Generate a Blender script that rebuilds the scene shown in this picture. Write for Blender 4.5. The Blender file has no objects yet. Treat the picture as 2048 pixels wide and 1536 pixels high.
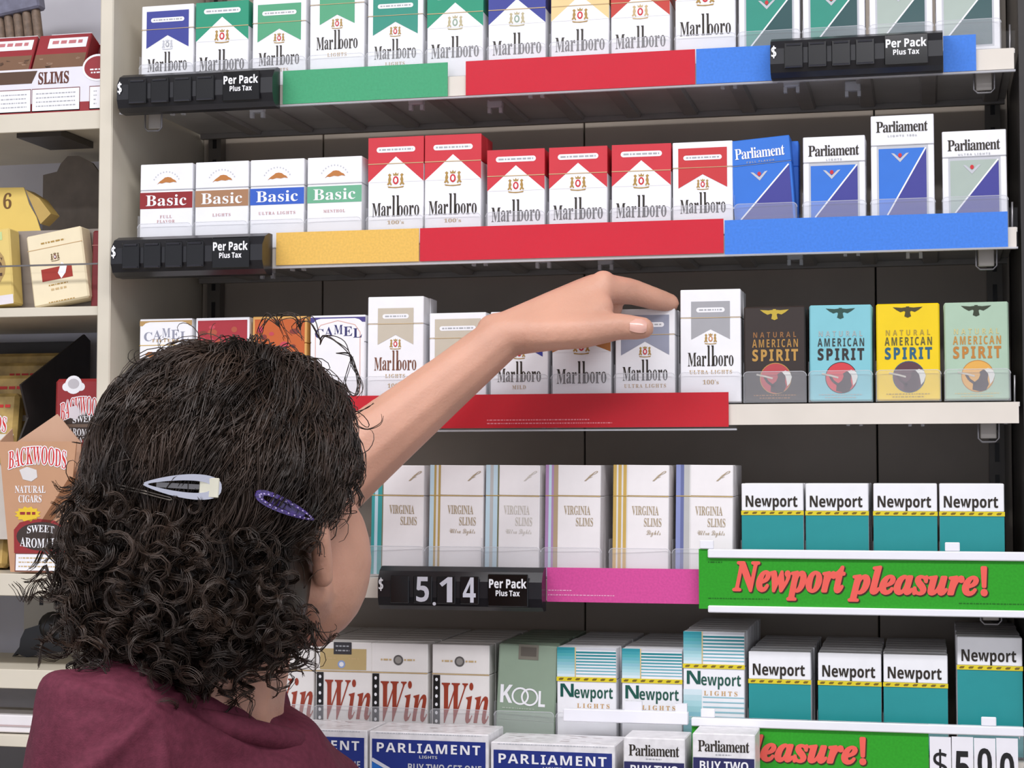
import bpy, bmesh, math, random, os
import numpy as np
from mathutils import Vector, Matrix, Euler
random.seed(7); np.random.seed(7)
scene = bpy.context.scene
COL = scene.collection
PI = math.pi

# ------------------------------------------------------------------ camera
cam_data = bpy.data.cameras.new('camera')
cam_data.sensor_width = 36.0
cam_data.lens = 3600.0 / 2048.0 * 36.0
cam_data.clip_start = 0.05
cam = bpy.data.objects.new('camera', cam_data)
COL.objects.link(cam)
cam.location = (0.0, -1.56, 1.45)
cam.rotation_euler = (PI / 2 + math.radians(2.8148), 0.0, math.radians(13.0188))
scene.camera = cam

# ------------------------------------------------------------------ world, lamps, exposure
world = bpy.data.worlds.new('store_ambient')
scene.world = world
world.use_nodes = True
world.node_tree.nodes['Background'].inputs[0].default_value = (0.86, 0.88, 1.0, 1)
world.node_tree.nodes['Background'].inputs[1].default_value = 0.78

def area_light(name, loc, size_x, size_y, power, rot=(0, 0, 0), col=(0.98, 0.97, 1.0)):
    d = bpy.data.lights.new(name, 'AREA')
    d.shape = 'RECTANGLE'; d.size = size_x; d.size_y = size_y
    d.energy = power; d.color = col
    o = bpy.data.objects.new(name, d); COL.objects.link(o)
    o.location = loc; o.rotation_euler = rot
    return o
CEIL = 2.75
LAMPS = [(-1.15, -1.15), (0.35, -1.15), (-1.15, -3.2), (0.35, -3.2)]
for k, (lx, ly) in enumerate(LAMPS):
    area_light('ceiling_lamp_light', (lx, ly, CEIL - 0.075), 1.15, 0.28, 22 if ly > -2 else 20)
scene.view_settings.view_transform = 'Standard'
scene.view_settings.look = 'None'
scene.view_settings.gamma = 1.0
scene.view_settings.use_curve_mapping = False
scene.view_settings.exposure = 0.07

# ------------------------------------------------------------------ materials
def lin(c):
    return tuple((x / 12.92 if x <= 0.04045 else ((x + 0.055) / 1.055) ** 2.4) for x in (v / 255.0 for v in c))
MATS = {}
def mat(rgb, rough=0.5, metal=0.0, coat=0.0, noise=0.04, scale=60.0, bump=0.0, bscale=300.0, spec=0.5, sss=0.0, name=None):
    key = (rgb, rough, metal, coat, noise, scale, bump, bscale, spec, sss)
    if key in MATS: return MATS[key]
    m = bpy.data.materials.new(name or 'surface_%d_%d_%d' % rgb)
    m.use_nodes = True
    nt = m.node_tree; b = nt.nodes['Principled BSDF']
    c = lin(rgb)
    b.inputs['Roughness'].default_value = rough
    b.inputs['Metallic'].default_value = metal
    b.inputs['Coat Weight'].default_value = coat
    b.inputs['Coat Roughness'].default_value = 0.12
    b.inputs['Specular IOR Level'].default_value = spec
    tc = nt.nodes.new('ShaderNodeTexCoord')
    n = nt.nodes.new('ShaderNodeTexNoise'); n.inputs['Scale'].default_value = scale; n.inputs['Detail'].default_value = 3
    r = nt.nodes.new('ShaderNodeValToRGB')
    r.color_ramp.elements[0].position = 0.3; r.color_ramp.elements[1].position = 0.7
    lo = 1 - noise * 2; hi = 1 + noise
    r.color_ramp.elements[0].color = (c[0] * lo, c[1] * lo, c[2] * lo, 1)
    r.color_ramp.elements[1].color = (min(1, c[0] * hi), min(1, c[1] * hi), min(1, c[2] * hi), 1)
    nt.links.new(tc.outputs['Object'], n.inputs['Vector'])
    nt.links.new(n.outputs['Fac'], r.inputs['Fac'])
    nt.links.new(r.outputs['Color'], b.inputs['Base Color'])
    if bump:
        n2 = nt.nodes.new('ShaderNodeTexNoise'); n2.inputs['Scale'].default_value = bscale; n2.inputs['Detail'].default_value = 4
        bp = nt.nodes.new('ShaderNodeBump'); bp.inputs['Strength'].default_value = bump; bp.inputs['Distance'].default_value = 0.001
        nt.links.new(tc.outputs['Object'], n2.inputs['Vector'])
        nt.links.new(n2.outputs['Fac'], bp.inputs['Height'])
        nt.links.new(bp.outputs['Normal'], b.inputs['Normal'])
    if sss:
        b.inputs['Subsurface Weight'].default_value = sss
        b.inputs['Subsurface Radius'].default_value = (0.010, 0.004, 0.002)
        b.inputs['Subsurface Scale'].default_value = 0.6
    MATS[key] = m
    return m
def paper(rgb): return mat(rgb, rough=0.45, coat=0.12, noise=0.015, spec=0.35)
def card(rgb): return mat(rgb, rough=0.5, noise=0.05, scale=500.0, spec=0.15, name='label_card_%d_%d_%d' % rgb)
def paint(rgb, rough=0.45): return mat(rgb, rough=rough, noise=0.04, scale=14.0)

def clear_plastic(name, mixf, tint=(1, 1, 1), rough=0.12):
    m = bpy.data.materials.new(name); m.use_nodes = True
    nt = m.node_tree; b = nt.nodes['Principled BSDF']; out = nt.nodes['Material Output']
    b.inputs['Base Color'].default_value = (0.75, 0.76, 0.8, 1); b.inputs['Roughness'].default_value = rough
    t = nt.nodes.new('ShaderNodeBsdfTransparent'); t.inputs[0].default_value = (*tint, 1)
    mx = nt.nodes.new('ShaderNodeMixShader')
    n = nt.nodes.new('ShaderNodeTexNoise'); n.inputs['Scale'].default_value = 25
    tc = nt.nodes.new('ShaderNodeTexCoord'); nt.links.new(tc.outputs['Object'], n.inputs['Vector'])
    mr = nt.nodes.new('ShaderNodeMapRange'); mr.inputs[3].default_value = mixf * 0.8; mr.inputs[4].default_value = mixf * 1.2
    nt.links.new(n.outputs['Fac'], mr.inputs[0]); nt.links.new(mr.outputs[0], mx.inputs[0])
    nt.links.new(t.outputs[0], mx.inputs[1]); nt.links.new(b.outputs[0], mx.inputs[2])
    nt.links.new(mx.outputs[0], out.inputs[0])
    return m
CLEAR = clear_plastic('clear_plastic', 0.13)
CLEAR_THIN = clear_plastic('clear_label_cover', 0.012)
CLEAR_EDGE = clear_plastic('clear_plastic_edge', 0.45)

# ------------------------------------------------------------------ mesh helpers
class MB:
    def __init__(s): s.v = []; s.f = []; s.m = []; s.mats = []; s.mi = {}; s.smooth = False
    def mid(s, m):
        if m.name not in s.mi: s.mi[m.name] = len(s.mats); s.mats.append(m)
        return s.mi[m.name]
    def add(s, verts, faces, m):
        o = len(s.v); s.v += [tuple(p) for p in verts]
        k = s.mid(m)
        for f in faces: s.f.append(tuple(i + o for i in f)); s.m.append(k)
    def box(s, x0, x1, y0, y1, z0, z1, m, c=0.0):
        if c <= 0:
            v = [(x0, y0, z0), (x1, y0, z0), (x1, y1, z0), (x0, y1, z0), (x0, y0, z1), (x1, y0, z1), (x1, y1, z1), (x0, y1, z1)]
            s.add(v, [(0, 3, 2, 1), (4, 5, 6, 7), (0, 1, 5, 4), (1, 2, 6, 5), (2, 3, 7, 6), (3, 0, 4, 7)], m)
        else:   # chamfered box
            v = []
            for x, sx in ((x0, 1), (x1, -1)):
                for y, sy in ((y0, 1), (y1, -1)):
                    for z, sz in ((z0, 1), (z1, -1)):
                        v += [(x, y + sy * c, z + sz * c), (x + sx * c, y, z + sz * c), (x + sx * c, y + sy * c, z)]
            bm = bmesh.new()
            vs = [bm.verts.new(p) for p in v]
            r = bmesh.ops.convex_hull(bm, input=vs)
            bmesh.ops.dissolve_limit(bm, angle_limit=0.02, verts=bm.verts[:], edges=bm.edges[:])
            bm.verts.index_update()
            s.add([tuple(q.co) for q in bm.verts], [[q.index for q in f.verts] for f in bm.faces], m)
            bm.free()
    def poly(s, pts, m): s.add(pts, [tuple(range(len(pts)))], m)
    def prism(s, pts2, axis, a0, a1, m):
        """closed outline pts2 extruded along axis ('x','y' or 'z') from a0 to a1"""
        n = len(pts2)
        def mk(p, a):
            if axis == 'x': return (a, p[0], p[1])
            if axis == 'y': return (p[0], a, p[1])
            return (p[0], p[1], a)
        v = [mk(p, a0) for p in pts2] + [mk(p, a1) for p in pts2]
        f = [tuple(range(n)), tuple(range(2 * n - 1, n - 1, -1))]
        for i in range(n): j = (i + 1) % n; f.append((i, i + n, j + n, j))
        s.add(v, f, m)
    def tube(s, pts, r, m, n=8, closed=False):
        pts = [Vector(p) for p in pts]; N = len(pts)
        rs = r if isinstance(r, (list, tuple)) else [r] * N
        rings = []
        prev = None
        for i, p in enumerate(pts):
            a = pts[(i - 1) % N] if (closed or i > 0) else p
            b = pts[(i + 1) % N] if (closed or i < N - 1) else p
            t = (b - a).normalized()
            if prev is None: u = t.orthogonal().normalized()
            else: u = (prev - t * prev.dot(t)).normalized()
            prev = u; w = t.cross(u)
            rings.append([p + (u * math.cos(2 * PI * k / n) + w * math.sin(2 * PI * k / n)) * rs[i] for k in range(n)])
        v = [q for ring in rings for q in ring]; f = []
        for i in range(N if closed else N - 1):
            j = (i + 1) % N
            for k in range(n):
                l = (k + 1) % n
                f.append((i * n + k, i * n + l, j * n + l, j * n + k))
        if not closed:
            f.append(tuple(range(n - 1, -1, -1))); f.append(tuple((N - 1) * n + k for k in range(n)))
        s.add(v, f, m)
    def mesh(s, name):
        me = bpy.data.meshes.new(name)
        me.from_pydata(s.v, [], s.f)
        for m in s.mats: me.materials.append(m)
        me.polygons.foreach_set('material_index', s.m)
        if s.smooth: me.polygons.foreach_set('use_smooth', [True] * len(s.f))
        me.update()
        return me
    def link(s, name, parent=None, loc=None):
        o = bpy.data.objects.new(name, s.mesh(name)); COL.objects.link(o)
        if parent: o.parent = parent
        if loc: o.location = loc
        return o
def tag(o, label, cat, group=None):
    o['label'] = label; o['category'] = cat
    if group: o['group'] = group
    return o
def thing(name, label, cat, loc=(0, 0, 0), rot=(0, 0, 0), group=None):
    o = bpy.data.objects.new(name, None); COL.objects.link(o)
    o.empty_display_size = 0.02
    o.location = loc; o.rotation_euler = rot
    return tag(o, label, cat, group)
def struct(o): o['kind'] = 'structure'; return o

# ------------------------------------------------------------------ lettering
FONTS = {}
def load_fonts():
    try:
        d = bpy.utils.system_resource('DATAFILES', path='fonts')
        FONTS['math'] = bpy.data.fonts.load(os.path.join(d, 'NotoSansMath-Regular.woff2'))
    except Exception: pass
load_fonts()
STYLE = {'serif': (0x1D400, 0x1D41A, 0x1D7CE), 'serifi': (0x1D468, 0x1D482, 0x1D7CE), 'sans': (0x1D5D4, 0x1D5EE, 0x1D7EC),
         'sansi': (0x1D63C, 0x1D656, 0x1D7EC), 'script': (0x1D4D0, 0x1D4EA, 0x1D7CE)}
def conv(t, st):
    if 'math' not in FONTS: return t
    U, L, D = STYLE[st]; r = ''
    for c in t:
        if 'A' <= c <= 'Z': r += chr(U + ord(c) - 65)
        elif 'a' <= c <= 'z': r += chr(L + ord(c) - 97)
        elif '0' <= c <= '9': r += chr(D + ord(c) - 48)
        else: r += c
    return r
TCACHE = {}
def text_mesh(t, st='sans', off=0.0, res=2, space=1.0):
    k = (t, st, off, res, space)
    if k not in TCACHE:
        c = bpy.data.curves.new('lettering', 'FONT'); c.body = conv(t, st); c.offset = off; c.resolution_u = res
        c.space_character = space
        if 'math' in FONTS: c.font = FONTS['math']
        o = bpy.data.objects.new('lettering', c); COL.objects.link(o)
        me = bpy.data.meshes.new_from_object(o)
        v = np.array([q.co[:2] for q in me.vertices]).reshape(-1, 2)
        f = [tuple(p.vertices) for p in me.polygons]
        bpy.data.objects.remove(o); bpy.data.curves.remove(c); bpy.data.meshes.remove(me)
        lo = v.min(0); hi = v.max(0)
        TCACHE[k] = ((v - lo) / (hi - lo), f, (hi - lo)[0] / (hi - lo)[1])
    return TCACHE[k]

class Face:
    """flat print on a front face: u to the right from the left edge, T downward from the top edge, both in mm"""
    def __init__(s, w, h): s.w = w; s.h = h; s.parts = {}
    def P(s, u, T, layer): return ((u - s.w / 2) / 1000, -0.00012 * layer, (s.h - T) / 1000)
    def mb(s, part):
        if part not in s.parts: s.parts[part] = MB()
        return s.parts[part]
    def poly(s, part, pts, col, layer=1):
        s.mb(part).poly([s.P(u, T, layer) for u, T in reversed(pts)] if area2(pts) > 0 else [s.P(u, T, layer) for u, T in pts], col)
    def rect(s, part, u0, u1, T0, T1, col, layer=1): s.poly(part, [(u0, T0), (u1, T0), (u1, T1), (u0, T1)], col, layer)
    def ell(s, part, cu, cT, ru, rT, col, layer=1, n=20):
        s.poly(part, [(cu + ru * math.cos(2 * PI * i / n), cT + rT * math.sin(2 * PI * i / n)) for i in range(n)], col, layer)
    def pill(s, part, u0, u1, T0, T1, col, layer=1):
        r = (T1 - T0) / 2; cT = (T0 + T1) / 2; pts = []
        for i in range(9): a = PI / 2 + PI * i / 8; pts.append((u0 + r + r * math.cos(a), cT - r * math.sin(a)))
        for i in range(9): a = -PI / 2 + PI * i / 8; pts.append((u1 - r + r * math.cos(a), cT - r * math.sin(a)))
        s.poly(part, pts, col, layer)
    def ring(s, part, cu, cT, r0, r1, col, layer=1, n=24):
        for i in range(n):
            a = 2 * PI * i / n; b = 2 * PI * (i + 1) / n
            s.poly(part, [(cu + r0 * math.cos(a), cT + r0 * math.sin(a)), (cu + r1 * math.cos(a), cT + r1 * math.sin(a)),
                          (cu + r1 * math.cos(b), cT + r1 * math.sin(b)), (cu + r0 * math.cos(b), cT + r0 * math.sin(b))], col, layer)
    def line(s, part, pts, wd, col, layer=1):
        for (u0, T0), (u1, T1) in zip(pts[:-1], pts[1:]):
            d = math.hypot(u1 - u0, T1 - T0) or 1; nu, nT = -(T1 - T0) / d * wd / 2, (u1 - u0) / d * wd / 2
            s.poly(part, [(u0 + nu, T0 + nT), (u1 + nu, T1 + nT), (u1 - nu, T1 - nT), (u0 - nu, T0 - nT)], col, layer)
    def text(s, part, t, st, u0, u1, T0, T1, col, layer=2, off=0.0, arch=0.0, shear=0.0, res=2, space=1.0, clip=None):
        v, f, asp = text_mesh(t, st, off, res, space)
        pts = []
        for a, b in v:
            u = u0 + (u1 - u0) * a + shear * b * (T1 - T0); T = T1 - (T1 - T0) * b
            T += arch * ((2 * a - 1) ** 2)
            pts.append(s.P(u, T, layer))
        s.mb(part).add(pts, f, col)
    def fat(s, part, t, st, u0, u1, T0, T1, col, layer, d, n=8, **kw):
        for i in range(n): s.text(part, t, st, u0 + d * math.cos(2 * PI * i / n), u1 + d * math.cos(2 * PI * i / n), T0 + d * math.sin(2 * PI * i / n), T1 + d * math.sin(2 * PI * i / n), col, layer + i * .03, **kw)
    def smallprint(s, part, u0, u1, T, ht, col, layer=2, seed=0):
        """a run of tiny word-sized dashes, print too fine to read"""
        rr = random.Random(seed * 31 + int(T * 10) + int(u0 * 7)); u = u0
        while u < u1:
            wd = rr.uniform(0.8, 3.2) * max(0.5, ht)
            s.rect(part, u, min(u + wd, u1), T, T + ht, col, layer); u += wd + 0.5 * ht + 0.3
    def link(s, parent, y=0.0):
        for nm, mb in s.parts.items():
            mb.link(nm, parent, (0, y, 0))
def area2(p): return sum(p[i][0] * p[(i + 1) % len(p)][1] - p[(i + 1) % len(p)][0] * p[i][1] for i in range(len(p)))

WHITE = paper((243, 243, 246)); INK = paper((44, 36, 26)); GOLD = paper((176, 140, 72)); RED = paper((206, 46, 52))
GREY = paper((170, 172, 176)); SILVER = paper((196, 198, 204)); TAN = paper((204, 176, 128)); BLACK = paper((24, 22, 22))

# ------------------------------------------------------------------ cigarette pack designs
PW, PD = 53.0, 22.0          # pack width and depth in mm
def crest(F, cu, cT, k=1.0, c1=None, c2=None):
    c1 = c1 or GOLD; c2 = c2 or RED
    F.ell('crest', cu, cT, 2.0 * k, 2.7 * k, c2, 2, 14); F.ell('crest', cu, cT, 1.0 * k, 1.6 * k, WHITE, 3, 10)
    F.poly('crest', [(cu - 1.6 * k, cT - 3 * k), (cu - 2 * k, cT - 5 * k), (cu - .8 * k, cT - 4 * k), (cu, cT - 5.4 * k), (cu + .8 * k, cT - 4 * k), (cu + 2 * k, cT - 5 * k), (cu + 1.6 * k, cT - 3 * k)], c1, 2)
    for s in (-1, 1):   # rampant supporters on both sides
        p = [(2.6, 2.8), (3.6, 1.0), (3.0, -.6), (3.6, -2.4), (3.0, -3.6), (4.2, -4.6), (5.4, -3.6), (4.6, -2.6), (5.2, -.6), (5.0, 1.2), (6.0, 2.6), (5.0, 3.2), (4.2, 2.2), (3.4, 3.4)]
        F.poly('crest', [(cu + s * a * k, cT + b * k) for a, b in p], c1, 2)
    F.poly('crest', [(cu - 5.6 * k, cT + 3.8 * k), (cu - 2 * k, cT + 4.4 * k), (cu + 2 * k, cT + 4.4 * k), (cu + 5.6 * k, cT + 3.8 * k), (cu + 5 * k, cT + 4.8 * k), (cu, cT + 5.2 * k), (cu - 5 * k, cT + 4.8 * k)], c1, 2)
def tall_word(F, u0, u1, Tb, x, col=None):
    """the tall condensed serif wordmark: x is the x-height, both stems rise to twice that"""
    col = col or INK; W = u1 - u0
    L = [('M', 0, .185, 1.28), ('a', .195, .295, 1), ('r', .305, .405, 1), ('l', .425, .49, 1.95), ('l', .515, .58, 1.95), ('o', .545, .655, 1), ('o', .67, .77, 1), ('r', .785, .885, 1), ('o', .895, 1, 1)]
    for ch, a, b, h in L:
        F.text('lettering', ch, 'serif', u0 + a * W, u0 + b * W, Tb - x * h, Tb, col, 2)
def pk(F, lidT, body, lid=None, side=None):
    F.lidT = lidT; F.body = body; F.lid = lid or body; F.side = side
def chevron_pack(h, col, cap=True, sub=None, seal=None, crestcol=None, shift=0, tip=14.5):
    F = Face(PW, h); w = PW
    if h < 90: edge, lid, cr, Tb, xh, p0 = 37.5, 24, 33, 65.5, 10.2, 6.3
    else: tip, edge, lid, cr, Tb, xh, p0 = 18, 41.5, 24.5, 40, 73.3, 9.9, 9
    F.poly('chevron_panel', [(0, 0), (w, 0), (w, edge), (w / 2, tip), (0, edge)], col, 1)
    F.poly('white_chevron', [(0, edge), (w / 2, tip), (w, edge)], WHITE, 1)
    F.pill('caption_bar', 8, w - 8, p0, p0 + 5, WHITE, 2)
    F.smallprint('caption_bar', 10.5, w - 10.5, p0 + 1.7, 1.5, GREY, 3)
    crest(F, w / 2, cr, 1.3 if h < 90 else 1.4, *(crestcol or (None, None)))
    tall_word(F, 4, w - 4, Tb, xh)
    if sub: F.text('lettering', sub, 'serif', w / 2 - 8, w / 2 + 8, 77, 80.5, GOLD, 2)
    F.rect('gold_line', 0, w, lid - .4, lid + .3, seal or TAN, 4)
    pk(F, lid, WHITE, col); return F
def banner_pack(h, col, sub='LIGHTS', sub2=None, txt=None, crestcol=None):
    F = Face(PW, h); w = PW
    if h < 90: a, t0, t1, tip, p0, lid, cr, Tb, xh, s1, s2 = 5, 5.5, 41, 29, 12, 23, 38, 63.5, 9.5, 66.5, 73
    else: a, t0, t1, tip, p0, lid, cr, Tb, xh, s1, s2 = 9.5, 10.5, 44, 35, 16, 25, 43.5, 67.5, 9.3, 71, 79.5
    F.poly('banner_panel', [(a, t0), (w - a, t0), (w - a, t1), (w / 2, tip), (a, t1)], col, 1)
    F.pill('caption_bar', a + 4.5, w - a - 4.5, p0, p0 + 4.2, WHITE, 2)
    F.smallprint('caption_bar', a + 7, w - a - 7, p0 + 1.4, 1.3, GREY, 3)
    crest(F, w / 2, cr, 0.95, *(crestcol or (None, None)))
    tall_word(F, 6.5, w - 6.5, Tb, xh, txt)
    if sub: F.text('lettering', sub, 'serif', w / 2 - len(sub) * 1.55, w / 2 + len(sub) * 1.55, s1, s1 + 3.4, GOLD, 2, space=1.2)
    if sub2: F.text('lettering', sub2, 'serif', w / 2 - 7, w / 2 + 7, s2, s2 + 4, GOLD, 2)
    F.rect('gold_line', 0, w, lid - .3, lid + .2, TAN, 4)
    pk(F, lid, WHITE); return F
def basic_pack(col, sub):
    F = Face(PW, 83); w = PW
    F.rect('colour_band', 0, w, 27, 42.5, col, 1)
    F.text('lettering', 'Basic', 'serif', 6, w - 6, 29.5, 40, WHITE, 2)
    lf = paper((190, 122, 60))
    F.poly('leaf_emblem', [(17, 19.5), (20, 16.5), (23, 14.6), (25, 13), (28, 12.6), (31, 13.2), (33, 14.8), (35.5, 16), (37, 18), (33.5, 17.4), (30, 18.2), (26, 17.6), (22, 18.6), (19.5, 18.2)], lf, 1)
    for i in range(11):
        a = PI * (0.15 + 0.7 * i / 10); F.rect('leaf_emblem', w / 2 - 14 * math.cos(a) - .5, w / 2 - 14 * math.cos(a) + .5, 20 - 13 * math.sin(a), 21.2 - 13 * math.sin(a), SILVER, 1)
    for j, s in enumerate(sub): F.text('lettering', s, 'serif', w / 2 - len(s) * 1.5, w / 2 + len(s) * 1.5, 49 + 4.4 * j, 51.8 + 4.4 * j, paper((196, 150, 150)), 2, space=1.2)
    F.rect('seam_line', 0, w, 24.8, 25.1, SILVER, 2)
    pk(F, 25, WHITE); return F
def diagonal_pack(h, top, panel, dark, framed=True, textcol=None, sub='LIGHTS'):
    F = Face(PW, h); w = PW; a, b = (6.5, w - 6.5) if framed else (2, w - 2); t = 25.5 if h < 90 else 29
    tc = textcol or INK
    if framed:
        F.rect('diagonal_panel', a - 1.6, b + 1.6, t - 2.6, h - 3, SILVER, 1)
    F.rect('diagonal_panel', a, b, t, h - 4.5, panel, 2)
    bot = 70 if h < 90 else 92
    F.poly('diagonal_panel', [(b, t + 1), (b, h - 4.5), (a + 2, h - 4.5), (a + 6, bot - 3)], dark, 3)
    F.line('diagonal_panel', [(b - .4, t), (a + 4, bot), (a + 1, h - 4.6)], 1.3, WHITE, 4)
    cu = (a + b) / 2 - 2; F.poly('chevron_emblem', [(cu - 7.5, t + 4), (cu - 5, t + 4.3), (cu, t + 9), (cu + 5, t + 4.3), (cu + 7.5, t + 4), (cu, t + 12)], SILVER, 4)
    F.ell('chevron_emblem', cu, t + 6, 1.6, 1.9, RED, 5, 10)
    tt = 9 if h < 90 else 6.5
    F.text('lettering', 'Parliament', 'serif', 4.5, w - 5, tt - 1.5, tt + 8.2, tc, 3, space=0.92)
    F.text('lettering', sub, 'sans', w / 2 - len(sub) * 1.1, w / 2 + len(sub) * 1.1, tt + 10.6, tt + 12.3, GREY, 3, space=1.3)
    F.rect('seam_line', 0, w, t - 2.9, t - 2.6, GREY, 4)
    pk(F, t - 2.8, top); return F
def spirit_pack(bg, nat, t1, t2, disc, bird, skin=None):
    F = Face(PW, 83); w = PW; c = w / 2
    for s in (-1, 1):   # spread-wing bird
        F.poly('bird_emblem', [(c + s * 1.5, 3.2), (c + s * 5, 3.6), (c + s * 12.5, 3.0), (c + s * 9.5, 5.4), (c + s * 6, 7.4), (c + s * 3, 6.4), (c + s * 1.5, 7.4)], bird, 1)
    F.poly('bird_emblem', [(c - 1.3, 2.6), (c + 1.3, 2.6), (c + 2.2, 8.5), (c + 2.8, 11), (c, 12.2), (c - 2.8, 11), (c - 2.2, 8.5)], bird, 2)
    F.text('lettering', 'NATURAL', 'sans', 8, w - 8, 22.6, 27.4, nat, 2, space=1.5)
    F.text('lettering', 'AMERICAN', 'sans', 7, w - 6.5, 28.8, 36, t1, 2, space=1.25)
    F.text('lettering', 'SPIRIT', 'sans', 7, w - 6.5, 37.5, 48, t2, 2, off=0.012, space=1.2)
    F.ell('disc_emblem', c + .5, 63, 13.6, 13.6, t2, 1, 32); F.ell('disc_emblem', c + .5, 63, 13, 13, disc, 2, 32)
    dk = skin or paper((58, 40, 42))
    F.poly('disc_emblem', [(c - 4, 74.5), (c - 3.5, 69), (c + 1, 65.5), (c + 2.5, 62), (c + 2, 59.5), (c + 5, 57.5), (c + 8, 58.5), (c + 9, 62), (c + 8.5, 66), (c + 9.5, 70), (c + 7, 75), (c + 2, 76)], dk, 3)
    F.poly('disc_emblem', [(c + 6, 57.5), (c + 9, 56.3), (c + 13, 58), (c + 14.5, 62), (c + 13, 67), (c + 10.5, 70), (c + 10, 66), (c + 9, 61)], paper((226, 226, 220)), 4)
    F.line('disc_emblem', [(c - 16, 59.5), (c - 9, 61), (c - 2, 63)], 1.5, paper((205, 200, 188)), 4)
    F.line('disc_emblem', [(c - 9, 61.6), (c - 6.5, 66), (c - 1, 70)], 2.2, dk, 3)
    F.smallprint('lettering', 8, w - 8, 77.2, .9, nat, 2); F.smallprint('lettering', 13, w - 13, 79.6, .9, nat, 2)
    pk(F, None, bg); return F
def slim_pack(stripes, edge, sub=None, h=99):
    w = 50.0; F = Face(w, h)
    u = 0
    for wd, c in stripes: F.rect('stripe_band', u, u + wd, 0, h, c, 1); u += wd
    F.text('lettering', 'VIRGINIA', 'serif', w - 33, w - 9, 36, 44, edge, 2); F.text('lettering', 'SLIMS', 'serif', w - 22, w - 6.5, 46.5, 54, edge, 2)
    if sub: F.text('lettering', sub, 'script', w - 31 if len(sub) > 7 else w - 20, w - 7, 57, 63, edge, 2)
    F.text('script_initial', 'f', 'script', w - 15, w - 5, 5, 14, edge, 2, shear=.3)
    F.rect('gold_line', 0, w, 27, 27.8, paper((190, 160, 92)), 4)
    pk(F, 27.4, paper((244, 240, 240))); return F
TEAL = paper((34, 146, 148)); YEL = paper((226, 206, 40)); OLIVE = paper((122, 100, 30))
def tear_strip(F, T, w=PW):
    F.rect('tear_strip', -.4, w + .4, T, T + 3.8, YEL, 5)
    for i in range(7): F.poly('tear_strip', [(1.5 + 7.5 * i, T + 1.9), (3 + 7.5 * i, T + .9), (6.2 + 7.5 * i, T + .9), (5 + 7.5 * i, T + 2.7), (2 + 7.5 * i, T + 2.9)], OLIVE, 6)
def teal_pack(h):
    F = Face(PW, h); w = PW
    F.rect('teal_panel', 0, w, 26, h, TEAL, 1)
    F.text('lettering', 'Newport', 'sans', 3.5, w - 5, 10.5, 23.5, INK, 2, off=.004)
    tear_strip(F, 23.6)
    pk(F, 24, WHITE); return F
def striped_pack(h):
    F = Face(PW, h); w = PW; T0 = 26 if h < 90 else 28
    def band(u0, u1, Ta, Tb, n, flip, part='striped_panel'):
        for i in range(n):
            t = i / (n - 1); t = 1 - t if flip else t
            c = tuple(int(round((a * (1 - t) + b * t) / 6) * 6) for a, b in ((40, 214), (146, 234), (156, 240)))
            F.rect(part, u0, u1, Ta + (Tb - Ta) * i / n, Ta + (Tb - Ta) * (i + 1) / n, paper(c), 1)
    band(0, 16, 0, T0, 10, False)
    F.rect('striped_panel', 16, 17, 0, T0, paper((214, 190, 130)), 2)
    for i in range(8):
        t = i / 8; c = paper(tuple(int(a * (1 - t) + b * t) for a, b in ((36, 150), (132, 200), (140, 214))))
        F.rect('striped_panel', 17, w, 3.5 + i * (T0 - 4) / 8, 3.5 + i * (T0 - 4) / 8 + 1.7 - .8 * t, c, 1)
    F.rect('striped_panel', 17, w, 0, 2.2, SILVER, 1)
    T1 = T0 + 22
    if h > 90:
        band(0, 16, T1, h, 10, True, 'lower_striped_panel')
        for i in range(8): F.rect('lower_striped_panel', 17, w, T1 + 6 + i * 4.2, T1 + 7 + i * 4.2 + .12 * i, paper((150, 196, 208)), 1)
    F.text('lettering', 'N', 'sans', 3, 15, T0 + 6, T0 + 17.5, paper((20, 86, 74)), 2)
    F.text('lettering', 'ewport', 'sans', 15.5, w - 3, T0 + 9.2, T0 + 21.5, paper((30, 84, 70)), 2)
    F.text('lettering', 'LIGHTS', 'serif', 18, w - 6, T0 + 23, T0 + 27, paper((206, 160, 96)), 2, space=1.4)
    tear_strip(F, T0)
    pk(F, T0 + 2, WHITE); return F
def winston_pack(gold=False):
    F = Face(PW, 83); w = PW; rb = paper((158, 62, 40))
    if gold:
        F.rect('gold_panel', 4, w - 5, 6, 25, paper((196, 172, 120)), 1)
        F.rect('tax_stamp', 17, 34, 0, 11, paper((56, 54, 58)), 3); F.smallprint('tax_stamp', 19, 32, 3, 1.2, GREY, 4); F.smallprint('tax_stamp', 19, 32, 7, 1.2, GREY, 4)
        F.ell('round_seal', w / 2 - 2, 20, 3.6, 3.6, paper((150, 170, 214)), 2, 16); F.ell('round_seal', w / 2 - 2, 20, 2.2, 2.2, WHITE, 3, 14)
    else:
        F.ell('round_seal', w / 2 - 1, 15, 4.6, 4.6, paper((96, 92, 90)), 2, 20); F.ell('round_seal', w / 2 - 1, 15, 3.1, 3.1, paper((150, 146, 140)), 3, 18)
    F.smallprint('round_seal', 9, 19, 14, 1.5, TAN, 2); F.smallprint('round_seal', 31, 42, 14, 1.5, TAN, 2)
    F.rect('gold_line', 0, w, 26, 26.9, TAN, 2)
    F.rect('film_strip', 1, 7.5, 27.5, 82, BLACK, 2)
    for i in range(7): F.ell('film_strip', 4.2, 31.5 + i * 7.4, 1.3, 1.6, WHITE, 3, 8)
    F.text('lettering', 'Win', 'serifi', 9, w - .3, 33.5, 70, rb, 2)
    pk(F, 26.5, paper((238, 234, 230))); return F
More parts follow.
